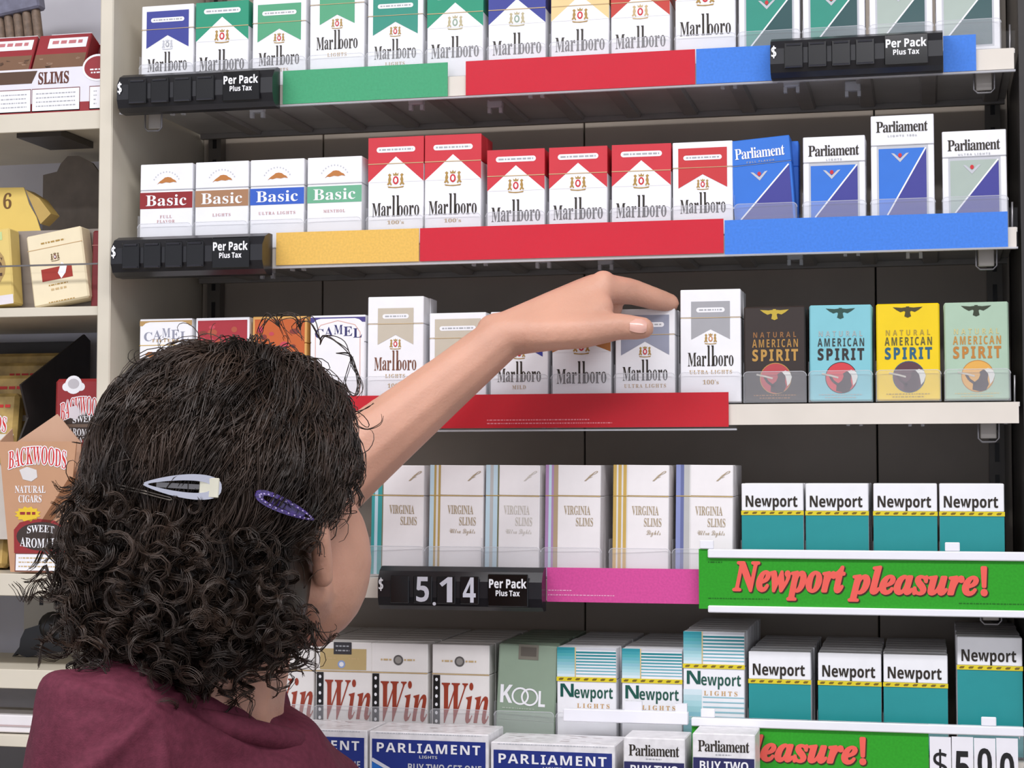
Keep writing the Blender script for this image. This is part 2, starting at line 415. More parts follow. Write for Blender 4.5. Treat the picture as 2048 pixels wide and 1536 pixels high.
def kool_pack():
    F = Face(PW, 83); w = PW; sage = paper((142, 160, 140))
    F.rect('tax_stamp', 18, 36, -.2, 13, paper((120, 116, 104)), 2); F.rect('tax_stamp', 20, 34, 2, 10, paper((92, 86, 78)), 3)
    F.text('lettering', 'K', 'sans', 3, 14, 36, 52, WHITE, 2); F.ring('lettering', 21, 45.5, 6.2, 7.8, WHITE, 2); F.ring('lettering', 29.5, 46, 6.2, 7.8, WHITE, 3)
    F.text('lettering', 'L', 'sans', 37.5, 43.5, 40, 54, WHITE, 2); F.smallprint('lettering', 5, 34, 56, .9, paper((180, 192, 176)), 2)
    F.rect('seam_line', 0, w, 66, 66.4, paper((168, 182, 164)), 2)
    pk(F, None, sage); return F
def camel_pack(kind):
    F = Face(PW, 83); w = PW; c = w / 2
    if kind in ('tan', 'blue'):
        bc = paper((186, 150, 96)) if kind == 'tan' else paper((74, 66, 132)); tc = paper((150, 152, 168)) if kind == 'tan' else paper((52, 50, 104))
        F.rect('corner_frame', 0, w, 1.8, 6.5, bc, 1)
        pts = [(1, 82), (1, 11), (2.5, 7), (6, 4), (10, 3), (w - 10, 3), (w - 6, 4), (w - 2.5, 7), (w - 1, 11), (w - 1, 82)]
        F.poly('corner_frame', pts, WHITE, 2)
        if kind == 'blue': F.line('corner_frame', [(5, 82), (5, 16), (10, 9), (c, 5), (w - 10, 9), (w - 5, 16), (w - 5, 82)], .7, paper((224, 176, 160)), 3)
        for i, ch in enumerate('CAMEL'):
            x = 4.5 + i * 9.2; d = abs(i - 2) * 1.7
            F.text('lettering', ch, 'serif', x, x + 8.4, 9 + d, 17.6 + d, tc, 3)
        if kind == 'tan':
            F.text('lettering', 'FILTERS', 'serif', 13, w - 13, 19, 22, GOLD, 3, space=1.3); F.rect('gold_line', 0, w, 24.5, 25.3, paper((206, 170, 90)), 3)
            br = paper((176, 108, 56))
            F.poly('animal_emblem', [(6, 33), (9, 31), (13, 31), (15, 33.5), (15, 39), (17, 44), (22, 42), (28, 38), (33, 41), (38, 44), (41, 50), (40, 58), (41, 68), (38, 68), (37, 58), (30, 56), (22, 57), (21, 68), (18, 68), (18, 56), (14, 50), (11, 42), (10.5, 36), (7, 36)], br, 3)
        pk(F, 25, WHITE)
    else:
        base = paper((168, 48, 58)) if kind == 'red' else paper((196, 96, 44)); edge = WHITE if kind == 'red' else paper((222, 170, 96))
        F.rect('picture_panel', 2, w - 2, 2.5, 80, base, 1)
        rr = random.Random(4 if kind == 'red' else 5)
        for i in range(9):
            F.ell('picture_panel', rr.uniform(7, w - 7), rr.uniform(6, 34), rr.uniform(2, 5), rr.uniform(1.5, 3.5), paper(rr.choice([(196, 70, 84), (132, 56, 46), (176, 84, 60), (214, 66, 96)])), 2 + i % 2, 12)
        pk(F, 25, edge)
    return F

PACK_N = 0
def carton_mesh(w, h, lidT, body, lid):
    mb = MB(); x = w / 2000; d = PD / 1000
    if lidT is None: mb.box(-x, x, 0, d, 0, h / 1000, body, 0.0012); return mb, None
    zl = (h - lidT) / 1000
    mb.box(-x, x, 0, d, 0, zl - 0.0002, body, 0.0006)
    ml = MB(); ml.box(-x, x, 0, d, zl + 0.0002, h / 1000, lid, 0.0006)
    return mb, ml
PLAINS = {}
def pack(F, x, z, label, group, y=0.012, rz=0.0, ry=0.0, rx=0.0, behind=0, bl=None):
    t = thing('cigarette_pack', label, 'cigarette pack', (x, y, z), (rx, ry, rz), group)
    mb, ml = carton_mesh(F.w, F.h, F.lidT, F.body, F.lid)
    mb.link('carton', t)
    if ml: ml.link('lid', t)
    F.link(t, -0.0001)
    key = (F.w, F.h, F.body.name, F.lid.name)
    if behind and key not in PLAINS:
        m2 = MB(); x2 = F.w / 2000
        if F.lidT is None: m2.box(-x2, x2, 0, PD / 1000, 0, F.h / 1000, F.body, 0.0006)
        else:
            zl = (F.h - F.lidT) / 1000
            m2.box(-x2, x2, 0, PD / 1000, 0, zl, F.body, 0.0006); m2.box(-x2, x2, 0, PD / 1000, zl, F.h / 1000, F.lid, 0.0006)
        PLAINS[key] = m2.mesh('queued_pack')
    for i in range(behind):
        o = bpy.data.objects.new('queued_pack', PLAINS[key]); COL.objects.link(o)
        o.location = (x + random.uniform(-.0008, .0008), y + (PD / 1000 + 0.0006) * (i + 1) + .0003, z)
        tag(o, bl, 'cigarette pack', bl.replace('pack queued', 'packs queued'))
    return t

# ------------------------------------------------------------------ room shell
DARK = paint((168, 156, 142), 0.4); BEIGE = paint((216, 208, 190), 0.45); UNDER = mat((224, 220, 214), rough=0.32, noise=0.12, scale=9.0, name='shelf_underside')
STEEL = mat((150, 148, 150), rough=0.35, metal=0.7, noise=0.06); BLACKP = mat((30, 30, 34), rough=0.3, noise=0.05, name='black_plastic')
m = MB(); m.box(-4, 4, -4.5, 0.7, -0.05, 0.0, mat((150, 142, 132), rough=0.4, noise=0.1, scale=3.0, name='vinyl_floor')); struct(m.link('floor'))
m = MB(); m.box(-4, 4, 0.62, 0.7, 0.0, CEIL, paint((206, 202, 198))); struct(m.link('wall_back'))
m = MB(); m.box(-4, 4, -4.5, 0.7, CEIL, CEIL + 0.05, paint((226, 226, 224))); struct(m.link('ceiling'))
for k, (lx, ly) in enumerate(LAMPS):
    t = thing('ceiling_lamp', ['fluorescent ceiling lamp above the customer, left of the shelves', 'fluorescent ceiling lamp nearest the shelves on the right', 'fluorescent ceiling lamp far behind on the left', 'fluorescent ceiling lamp far behind on the right'][k], 'ceiling lamp', (lx, ly, CEIL))
    m = MB(); m.prism([(-.18, 0), (-.16, -.06), (.16, -.06), (.18, 0)], 'x', -.62, .62, paint((230, 230, 230))); m.link('housing', t)

# ------------------------------------------------------------------ main display cabinet
XL, XR = -0.746, 0.078
cab = thing('display_cabinet', 'tall shelving cabinet with beige upright and dark back holding cigarette packs', 'cabinet', (0, 0, 0))
m = MB(); m.box(XL - .0135, XL, -.006, .235, 0.0, 2.3, BEIGE, .0012); m.link('side_panel', cab)
m = MB(); m.box(XR, XR + .016, .004, .235, 0.0, 2.3, mat((40, 36, 34), rough=0.4, noise=0.1)); m.link('side_panel', cab)
seams = [XL, -0.612, -0.335, -0.048, XR]
for a, b in zip(seams[:-1], seams[1:]):
    m = MB(); m.box(a + .0008, b - .0008, .212, .222, 0.05, 2.3, DARK, .0006); m.link('back_panel', cab)
m = MB(); m.box(XL, XR, .223, .234, 0.0, 2.3, mat((22, 20, 18), rough=.7)); m.link('back_board', cab)
for x in (XL + .012, XR - .022):
    m = MB(); m.box(x, x + .014, .198, .211, 0.05, 2.3, mat((104, 98, 90), rough=0.4))
    for i in range(44): m.box(x + .005, x + .009, .1972, .1982, .98 + i * .03, .998 + i * .03, BLACK)
    m.link('slotted_standard', cab)
m = MB(); m.box(XL, XR, 0.0, .21, 0.0, 0.98, paint((180, 172, 160))); m.link('base', cab)
SH = [1.809, 1.657, 1.510, 1.356, 1.211]
NAMES = ['top', 'second', 'third', 'fourth', 'fifth']
COLS = [-0.699 + i * 0.0569 for i in range(14)]
CLIP = clear_plastic('frosted_clip', 0.5)
shelf_lab = ['topmost shelf, carrying the packs above the green and red label strips', 'second shelf from the top, above the raised hand', 'third shelf, with bare beige edge at its right end', 'fourth shelf, behind the pink label and large green sign', 'lowest full shelf, behind the promotional cartons']
for r, z in enumerate(SH):
    t = thing('display_shelf', shelf_lab[r], 'shelf', (0, 0, z), (0, 0, 0), 'five shelves of the cigarette cabinet')
    m = MB(); m.box(XL + .004, XR - .003, .004, .196, -.0045, -.0008, UNDER); m.link('deck', t)
    m = MB(); m.prism([(0.0, -.001), (.004, -.001), (.004, -.0035), (.0022, -.0045), (.0022, -.016), (.008, -.017), (.008, -.0188), (0.0, -.0188)], 'x', XL + .006, XR - .004, paint((226, 218, 206), .35)); m.link('front_edge', t)
    m = MB(); m.box(XL + .006, XR - .004, .19, .196, -.010, -.0047, mat((150, 144, 138), rough=.4)); m.link('rear_rail', t)
    for i, x in enumerate(COLS):   # undersides of the pusher tracks
        m = MB(); m.prism([(-.008, 0), (.008, 0), (.0062, -.0035), (-.0062, -.0035)], 'y', .012, .188, mat((176, 170, 164), rough=.3))
        m.link('track_rib', t, (x + .02, 0, -.0048))
        if (i * 7 + r * 3) % 5 in (0, 2, 3):
            m = MB(); m.box(-.007, .007, 0, .009, -.009, 0, CLIP, .001); m.box(-.007, -.004, .002, .007, -.014, -.009, CLIP); m.box(.004, .007, .002, .007, -.014, -.009, CLIP)
            m.link('track_clip', t, (x + .006 + .004 * ((i * 3) % 4), .02 + .03 * ((i + r) % 3), -.005))
    for sgn, x in ((1, XR - .028), (-1, XL + .03)):
        if sgn < 0 and r > 0: continue
        w = .0085; pts = [(x - w, .02, -.006), (x - w, .02, -.031), (x - w + .003, .02, -.034), (x + w - .003, .02, -.034), (x + w, .02, -.031), (x + w, .02, -.013), (x + w + .003, .02, -.010), (x + .019, .019, -.0085), (x + .0215, .017, -.006), (x + .0215, .012, .022)]
        if sgn < 0: pts = pts[:6] + [(x + w, .02, -.006)]
        m = MB(); m.smooth = True; m.tube(pts, .0009, STEEL, 6); m.link('wire_bracket', t)
        m = MB(); m.box(x - w + .0018, x + w - .0018, .023, .026, -.031, -.006, paint((190, 184, 176)), .0006); m.link('bracket_plate', t)
    if r < 3:
        m = MB(); a, b = (XL + .006, XR + (-.003 if r != 2 else -.236 - .003)); zc0 = (.0135, .0155, .0115)[r]
        m.box(a, b, -.0034, -.0028, zc0 - .0335, zc0 - .0005, CLEAR_THIN); m.box(a, b, -.0034, -.0002, zc0 - .035, zc0 - .0335, CLEAR_EDGE); m.link('label_channel', t)

# coloured label strips
def label_strip(x0, x1, ztop, h, col, label, y=-.0024, text=None, tint=None):
    t = thing('shelf_label', label, 'shelf label', ((x0 + x1) / 2, y, ztop - h), (0, 0, 0), 'coloured label strips along the shelf edges')
    w = x1 - x0
    m = MB(); m.box(-w / 2, w / 2, 0, .0012, 0, h, card(col)); m.link('card', t)
    if text:
        F = Face(w * 1000, h * 1000)
        for i, (u0, u1, T) in enumerate(text): F.smallprint('fine_print', u0, u1, T, .9, card(tint), 1, seed=i)
        F.link(t, -.0001)
    return t
label_strip(-.5775, -.420, 1.8207, .031, (70, 166, 118), 'plain green label strip on the top shelf edge')
label_strip(-.403, -.1955, 1.8207, .031, (208, 28, 50), 'plain red label strip on the top shelf edge, over the tall red packs')
label_strip(-.1945, -.1290, 1.8207, .031, (66, 130, 226), 'short blue label strip left of the wide black price holder')
label_strip(.0160, .0430, 1.8207, .031, (66, 130, 226), 'tiny blue label strip right of the wide black price holder')
label_strip(-.583, -.4465, 1.6705, .030, (236, 190, 92), 'plain yellow label strip on the second shelf edge')
label_strip(-.4455, -.1715, 1.6705, .030, (208, 28, 50), 'plain long red label strip on the second shelf edge')
label_strip(-.1705, .067, 1.6690, .030, (66, 130, 226), 'long plain blue label strip on the second shelf edge')
label_strip(-.560, -.168, 1.5195, .030, (200, 24, 40), 'red label strip with fine white print below the raised hand', text=[(177, 270, 22.5), (177, 290, 25.5)], tint=(236, 150, 160))
label_strip(-.3285, -.1935, 1.3665, .030, (216, 84, 156), 'pink label strip left of the large green sign', text=[(1, 22, 19.5), (1, 60, 23.5)], tint=(240, 170, 206))

# price holders
def price_holder(x0, x1, ztop, hz, label, digits=None, win=.036, dep=.02, cut=0):
    w = x1 - x0
    t = thing('price_holder', label, 'price holder', (x0, -.004, ztop - hz), (0, 0, 0), 'black shelf price holders')
    prof = [(0, 0), (-dep * .55, 0), (-dep * .85, hz * .1), (-dep, hz * .3), (-dep, hz * .68), (-dep * .72, hz * .9), (-dep * .35, hz), (0, hz)]
    m = MB(); m.prism(prof, 'x', 0, w, BLACKP); m.link('housing', t)
    yf = -dep - .0006
    n = 4; a = .010; step = (w - win - .018 - a) / n
    for i in range(n):
        c = a + step * (i + .5)
        m = MB(); m.box(c - step * .40, c + step * .40, yf - .0014, yf + .0006, hz * .16, hz * .80, mat((18, 18, 20), rough=.22), .0006)
        if digits is None: m.tube([(c - step * .3, yf - .0015, hz * .74), (c + step * .3, yf - .0015, hz * .74)], .0011, mat((44, 44, 50), rough=.25), 6); m.tube([(c - step * .34, yf - .0015, hz * .2), (c + step * .34, yf - .0015, hz * .2)], .0009, mat((44, 44, 50), rough=.25), 6)
        d = m.link('digit_flap', t)
        if digits and digits[i] != ' ':
            F = Face(step * 1000, hz * 1000)
            F.text('digit', digits[i][0], 'sans', step * 230, step * 780, hz * 1000 * .22, hz * 1000 * .80, paper((216, 216, 226)), 1)
            if len(digits[i]) > 1: F.ell('digit', step * 1010, hz * 1000 * .84, 1.6, 1.6, paper((216, 216, 226)), 1, 10)
            for nm, mb in F.parts.items(): mb.link(nm, d, (c, yf - .0016, 0))
    x = w - win - .012
    m = MB(); m.box(x, x + win, yf - .0012, yf + .0006, hz * .12, hz * .86, mat((12, 12, 13), rough=.12), .0006); wn = m.link('caption_window', t)
    F = Face(win * 1000, hz * 1000); H = hz * 1000
    F.text('caption', 'Per Pack', 'sans', 1.2, win * 1000 - 1.2, H * .24, H * .46, WHITE, 1, off=.008); F.text('caption', 'Plus Tax', 'sans', win * 1000 * .2, win * 1000 * .8, H * .5, H * .64, WHITE, 1, off=.006)
    for nm, mb in F.parts.items(): mb.link(nm, wn, (x + win / 2, yf - .0013, 0))
    F = Face(8, H); F.fat('dollar_sign', '$', 'sans', .8, 4.6, H * .26, H * .56, WHITE, 1, .25)
    for nm, mb in F.parts.items(): mb.link(nm, t, (.0045, yf - .0003, 0))
    return t
price_holder(-.733, -.5795, 1.8225, .037, 'black price holder with empty flaps at the left end of the top shelf')
price_holder(-.1283, .0155, 1.8235, .035, 'black price holder with empty flaps over the blue labels, top shelf right')
price_holder(-.7345, -.586, 1.6690, .038, 'black price holder at the left end of the second shelf', dep=.026)
price_holder(-.478, -.329, 1.3665, .038, 'black price holder showing 5.14 beside the pink label', digits=[' ', '5.', '1', '4'], dep=.018)

# clear pack trays
def tray(x, z, label, w=.0545, hgt=.027):
    t = thing('pack_tray', label, 'pack tray', (x, .0085, z), (0, 0, 0), 'clear plastic pusher trays')
    r = .004; a = w / 2; o = [(-a, 0), (a, 0)]
    for i in range(5): q = PI / 2 * i / 4; o.append((a - r + r * math.cos(q), hgt - r + r * math.sin(q)))
    for i in range(5): q = PI / 2 + PI / 2 * i / 4; o.append((-a + r + r * math.cos(q), hgt - r + r * math.sin(q)))
    m = MB(); m.prism(o, 'y', 0, .0010, CLEAR)
    lp = m.link('front_lip', t)
    m = MB(); m.tube([(p[0], .0005, p[1]) for p in o[2:]], .00035, CLEAR_EDGE, 5); m.link('lip_rim', lp)
    m = MB(); m.box(-a, -a + .0006, .0012, .15, 0.0, hgt * 1.3, CLEAR); m.link('side_wall', t)

# ------------------------------------------------------------------ the packs, shelf by shelf
GREEN = paper((34, 150, 116)); NAVY = paper((58, 66, 150)); CREAM = paper((240, 210, 150)); REDP = paper((208, 50, 62)); DKRED = paper((198, 62, 52))
LGREEN = paper((84, 166, 124)); SAGE = paper((172, 186, 176)); DGREEN = paper((44, 82, 84)); GTEAL = paper((48, 146, 126)); PBLUE = paper((52, 118, 214)); PDARK = paper((66, 66, 148))
LGREY = paper((168, 168, 172)); LTAN = paper((200, 190, 172)); BROWN = paper((176, 116, 66)); BGREY = paper((150, 154, 172))
gold2 = (paper((190, 178, 140)), paper((150, 170, 150)))
rows = [[], [], [], [], []]
rows[0] = [
 (-.699, banner_pack(83, NAVY, None, crestcol=(SILVER, GREY)), 'white pack with navy banner, first on the top shelf'),
 (-.644, chevron_pack(83, GREEN), 'bright green chevron pack beside the navy banner pack, top shelf'),
 (-.587, banner_pack(83, LGREEN), 'white pack with pale green banner, third on the top shelf'),
 (-.530, banner_pack(99, LGREEN), 'taller white pack with green banner, fourth on the top shelf'),
 (-.474, banner_pack(83, GTEAL), 'white pack with teal green banner, fifth on the top shelf'),
 (-.417, chevron_pack(83, GREEN, crestcol=gold2), 'green chevron pack above the gap between green and red labels'),
 (-.359, chevron_pack(83, NAVY, crestcol=gold2), 'blue-violet chevron pack on the top shelf'),
 (-.301, chevron_pack(83, CREAM), 'pale gold chevron pack on the top shelf'),
 (-.246, chevron_pack(83, DKRED, crestcol=(TAN, RED)), 'shorter red chevron pack on the top shelf'),
 (-.188, chevron_pack(99, DKRED), 'taller red chevron pack at the right end of the top red label'),
 (-.132, diagonal_pack(83, WHITE, GTEAL, DGREEN), 'teal diagonal pack on the top shelf, left of two'),
 (-.076, diagonal_pack(83, WHITE, GTEAL, DGREEN), 'teal diagonal pack on the top shelf, right of two'),
 (-.019, diagonal_pack(83, WHITE, SAGE, DGREEN), 'pale sage diagonal pack above the words Per Pack, top shelf'),
 (.037, diagonal_pack(83, WHITE, SAGE, DGREEN), 'pale sage diagonal pack, last on the top shelf')]
rows[1] = [
 (-.699, basic_pack(paper((146, 36, 40)), ['FULL', 'FLAVOR']), 'white pack with dark red band, first on the second shelf'),
 (-.643, basic_pack(paper((170, 126, 92)), ['LIGHTS']), 'white pack with tan band on the second shelf'),
 (-.588, basic_pack(paper((52, 96, 196)), ['ULTRA LIGHTS']), 'white pack with blue band on the second shelf'),
 (-.532, basic_pack(paper((110, 178, 142)), ['MENTHOL']), 'white pack with pale green band on the second shelf'),
 (-.473, chevron_pack(99, REDP, sub="100's"), 'tall red chevron pack, left of the tall pair'),
 (-.419, chevron_pack(99, REDP, sub="100's"), 'tall red chevron pack, right of the tall pair'),
 (-.360, chevron_pack(83, REDP), 'short red chevron pack, nearest the tall red pair'),
 (-.303, chevron_pack(83, REDP), 'short red chevron pack, middle of three'),
 (-.246, chevron_pack(83, REDP), 'short red chevron pack, nearest the white-framed red banner pack'),
 (-.191, banner_pack(83, paper((202, 54, 58)), None), 'white pack with framed red banner on the second shelf'),
 (-.136, diagonal_pack(83, PBLUE, PBLUE, PDARK, False, WHITE, 'FULL FLAVOR'), 'all-blue diagonal pack leaning sideways on the second shelf'),
 (-.077, diagonal_pack(83, WHITE, PBLUE, PDARK), 'short white pack with blue diagonal panel'),
 (-.019, diagonal_pack(99, WHITE, PBLUE, PDARK, sub='LIGHTS 100s'), 'tall white pack with blue diagonal panel'),
 (.041, diagonal_pack(83, WHITE, SAGE, PDARK, sub='ULTRA LIGHTS'), 'white pack with grey and violet diagonal, last on second shelf')]
rows[2] = [
 (-.698, camel_pack('tan'), 'white pack with tan animal picture and arched lettering, first on the third shelf'),
 (-.641, camel_pack('red'), 'red picture pack with white frame, behind the curly hair'),
 (-.585, camel_pack('orange'), 'orange picture pack just above the curly hair'),
 (-.528, camel_pack('blue'), 'white pack with dark blue arched lettering beside the hair'),
 (-.473, banner_pack(99, LTAN, 'LIGHTS', "100's", txt=paper((120, 72, 50))), 'tall white pack with pale silver banner left of the forearm'),
 (-.414, banner_pack(83, LTAN, None), 'white pack with beige banner mostly behind the forearm'),
 (-.357, banner_pack(83, NAVY, 'MILD'), 'white pack with blue banner below the forearm'),
 (-.300, chevron_pack(83, BROWN, tip=27), 'white pack with copper brown panel below the hand'),
 (-.243, banner_pack(83, BGREY, 'ULTRA LIGHTS'), 'white pack with grey-blue banner under the thumb'),
 (-.185, banner_pack(99, LGREY, 'ULTRA LIGHTS', "100's", crestcol=(GOLD, paper((206, 140, 80)))), 'tall white pack with grey banner, touched by the pointing finger'),
 (-.129, spirit_pack(paper((54, 44, 40)), paper((150, 104, 60)), paper((176, 132, 66)), paper((190, 146, 74)), paper((186, 74, 78)), paper((196, 170, 60))), 'dark brown pack with bird emblem and red disc'),
 (-.073, spirit_pack(paper((132, 198, 208)), paper((168, 180, 180)), paper((56, 62, 60)), paper((52, 46, 44)), paper((212, 68, 74)), paper((44, 78, 70))), 'sky blue pack with red disc emblem'),
 (-.016, spirit_pack(paper((240, 206, 14)), paper((176, 152, 60)), paper((96, 92, 50)), paper((44, 96, 124)), paper((96, 62, 70)), paper((74, 66, 36)), paper((70, 46, 52))), 'yellow pack with dark disc emblem'),
 (.041, spirit_pack(paper((172, 198, 174)), paper((206, 196, 140)), paper((196, 140, 62)), paper((190, 128, 56)), paper((226, 172, 84)), paper((54, 62, 44))), 'sage green pack with orange disc emblem')]
tl = paper((60, 160, 160)); vb = paper((140, 150, 200)); vg = paper((186, 158, 92)); vp = paper((178, 140, 186)); lb = paper((196, 220, 232)); si = paper((190, 190, 188)); ol = paper((120, 120, 90)); tb = paper((182, 160, 128)); wt = paper((226, 224, 222)); go = paper((206, 172, 92))
INK2 = paper((176, 158, 130))
rows[3] = [
 (-.471, slim_pack([(3, tl), (3, lb), (4, tl), (1, ol)], INK2), 'slim white pack with teal stripes beside the cheek'),
 (-.416, slim_pack([(4, lb), (2, vg), (2, wt), (2, vg)], INK2, 'Ultra Lights'), 'slim white pack with thin gold-brown stripes'),
 (-.364, slim_pack([(4, lb), (3, si), (4, lb), (1.5, ol)], paper((206, 200, 190)), 'Ultra Lights'), 'slim pack with silvery blue stripes and wrinkled glossy wrap'),
 (-.309, slim_pack([(3, vp), (2.5, lb), (2, vp), (4, tb)], INK2), 'slim white pack with lilac and tan stripes'),
 (-.248, slim_pack([(3, go), (1.5, wt), (3, go), (1.5, wt), (3, go), (1, wt)], INK2, 'Lights'), 'slim white pack with golden stripes'),
 (-.192, slim_pack([(4, vb), (3, paper((104, 112, 160))), (5, si), (1, wt)], INK2, 'Ultra Lights'), 'slim white pack with blue and grey stripes'),
 (-.132, teal_pack(83), 'white and teal pack, first of four above the green sign'),
 (-.077, teal_pack(83), 'white and teal pack, second of four above the green sign'),
 (-.020, teal_pack(83), 'white and teal pack, third of four above the green sign'),
 (.035, teal_pack(83), 'white and teal pack, last of four above the green sign')]
rows[4] = [
 (-.576, winston_pack(), 'white pack with red italic lettering, half hidden by the neck'),
 (-.521, winston_pack(True), 'white pack with red italic lettering and gold top'),
 (-.468, winston_pack(), 'white pack with red italic lettering and round grey seal, left'),
 (-.411, winston_pack(), 'white pack with red italic lettering and grey seal, beside sage pack'),
 (-.352, kool_pack(), 'sage green soft pack with interlocked white letters'),
 (-.296, striped_pack(83), 'short white pack with teal stripes, beside the sage pack'),
 (-.238, striped_pack(83), 'short white pack with teal stripes, beside the tall striped pack'),
 (-.184, striped_pack(99), 'tall white pack with teal stripes on the lowest shelf'),
 (-.127, teal_pack(83), 'short white and teal pack on the lowest shelf, left of three'),
 (-.068, teal_pack(83), 'short white and teal pack on the lowest shelf, middle of three'),
 (-.013, teal_pack(83), 'short white and teal pack on the lowest shelf, right of three'),
 (.048, teal_pack(99), 'tall white and teal pack at the right end of the lowest shelf')]
QN = [1, 1, 1, 3, 6]
ORD = ['first', 'second', 'third', 'fourth', 'fifth', 'sixth', 'seventh', 'eighth', 'ninth', 'tenth', 'eleventh', 'twelfth', 'thirteenth', 'fourteenth']
for r, row in enumerate(rows):
    for i, (x, F, lab) in enumerate(row):
        kw = dict(rz=random.uniform(-.012, .012), ry=random.uniform(-.004, .004), rx=-.012)
        if r == 1 and i == 10: kw.update(ry=-.07, rz=-.02)
        if r == 3 and i < 6: kw.update(rz=-.05 + .03 * (i % 2), ry=.012)
        if r == 4 and i == 4: kw.update(ry=.04, rz=.05)
        zz = SH[r] + .0016 + (.0012 if abs(kw['ry']) > .02 else 0)
        pack(F, x, zz, lab, 'cigarette packs on the %s shelf' % NAMES[r], behind=QN[r], bl='pack queued behind the %s front pack of the %s shelf' % (ORD[i], NAMES[r]), y=.0122, **kw)
        tray(x, SH[r] + .0004, 'clear plastic tray under the %s front pack of the %s shelf' % (ORD[i], NAMES[r]))

# ------------------------------------------------------------------ green signs
SGREEN = card((52, 160, 44)); CORAL = paper((238, 96, 84)); RAIL = mat((240, 240, 246), rough=.3, noise=.01, name='white_rail'); SHADE = paper((60, 40, 20)); DGR = card((40, 112, 36))
def sign(x0, x1, z0, z1, y, label, tx0, tx1, tz0, tz1, railx, tabs, rails=(True, True), cutleft=None):
    t = thing('shelf_sign', label, 'sign', (x0, y, z0)); h = z1 - z0; w = x1 - x0
    m = MB(); m.box(0, w, 0, .0015, 0, h, SGREEN); m.link('panel', t)
    if rails[0]: m = MB(); m.box(railx[0] - x0, railx[1] - x0, -.003, .004, h - .0075, h, RAIL, .0008); m.link('top_rail', t)
    if rails[1]: m = MB(); m.box(railx[0] - x0, railx[1] - x0, -.003, .004, -.003, .003, RAIL, .0008); m.link('bottom_rail', t)
    for a in tabs: m = MB(); m.box(a - x0 - .006, a - x0 + .006, -.002, .001, h + .0002, h + .0075, RAIL, .0006); m.link('rail_tab', t)
    F = Face(w * 1000, h * 1000)
    u0, u1 = (tx0 - x0) * 1000, (tx1 - x0) * 1000; T0, T1 = (z1 - tz1) * 1000, (z1 - tz0) * 1000
    def words(part, du, dT, col, ly, off):
        if tx0 > x0: F.fat(part, 'Newport', 'serifi', u0 + du, u0 + du + (u1 - u0) * .448, T0 + dT, T1 + dT, col, ly, off, res=3)
        F.fat(part, 'pleasure!', 'serifi', u0 + du + (u1 - u0) * .463, u1 + du, T0 + dT + (T1 - T0) * .06, T1 + dT, col, ly, off, res=3)
    words('lettering_shadow', .7, .8, SHADE, 1, 1.4); words('lettering', 0, 0, CORAL, 3, 1.0)
    F.smallprint('fine_print', 8, 60, h * 1000 - 9.5, .9, DGR, 1, 3); F.smallprint('fine_print', w * 1000 * .68, w * 1000 * .95, h * 1000 - 8.5, .9, DGR, 1, 4); F.smallprint('fine_print', 8, 20, 10.5, 1.2, DGR, 1, 5)
    for nm, mb in F.parts.items(): mb.link(nm, t, (w / 2, -.0001, 0))
    return t
sign(-.193, .125, 1.3335, 1.3845, -.014, 'large green sign with coral italic lettering along the fourth shelf', -.1635, .0455, 1.3425, 1.3735, (-.185, .125), (-.186, .0185))
s2 = sign(-.200, -.0025, 1.180, 1.241, -.012, 'lower green sign at the bottom edge, partly hidden by two small promotional packs', -.2640, -.0545, 1.2005, 1.2295, (-.2, .074), (-.186, .046), rails=(True, False))
pc = thing('price_cards', 'four white cards spelling a five dollar price on the green sign', 'price card', (-.002, -.0135, 1.18))
for i, ch in enumerate(['$', '5', '.0', '0']):
    x = i * .0178
    m = MB(); m.box(x + .0003, x + .0175, 0, .001, 0, .051 + .0006 * (i % 2), paper((236, 234, 240))); d = m.link('card', pc)
    F = Face(17.5, 51); F.text('numeral', ch[-1], 'sans', 3, 14.5, 8 + (2 if i == 0 else (0 if i == 2 else 3)), 36 + (0 if i == 0 else (-3 if i == 2 else 2)), BLACK, 1)
    if i == 2: F.ell('numeral', -1.5, 35.5, 1.4, 1.4, BLACK, 1, 10)
    for nm, mb in F.parts.items(): mb.link(nm, d, (x + .00875, -.0002, 0))
# white rail behind the small promo packs
m = MB(); m.box(-.312, -.203, -.014, -.006, 1.234, 1.245, RAIL, .0008); m.box(-.258, -.243, -.013, -.008, 1.2448, 1.253, RAIL); m.box(-.214, -.204, -.013, -.008, 1.2448, 1.252, RAIL)
tag(m.link('sign_rail'), 'white plastic rail in front of the short teal striped packs', 'rail')

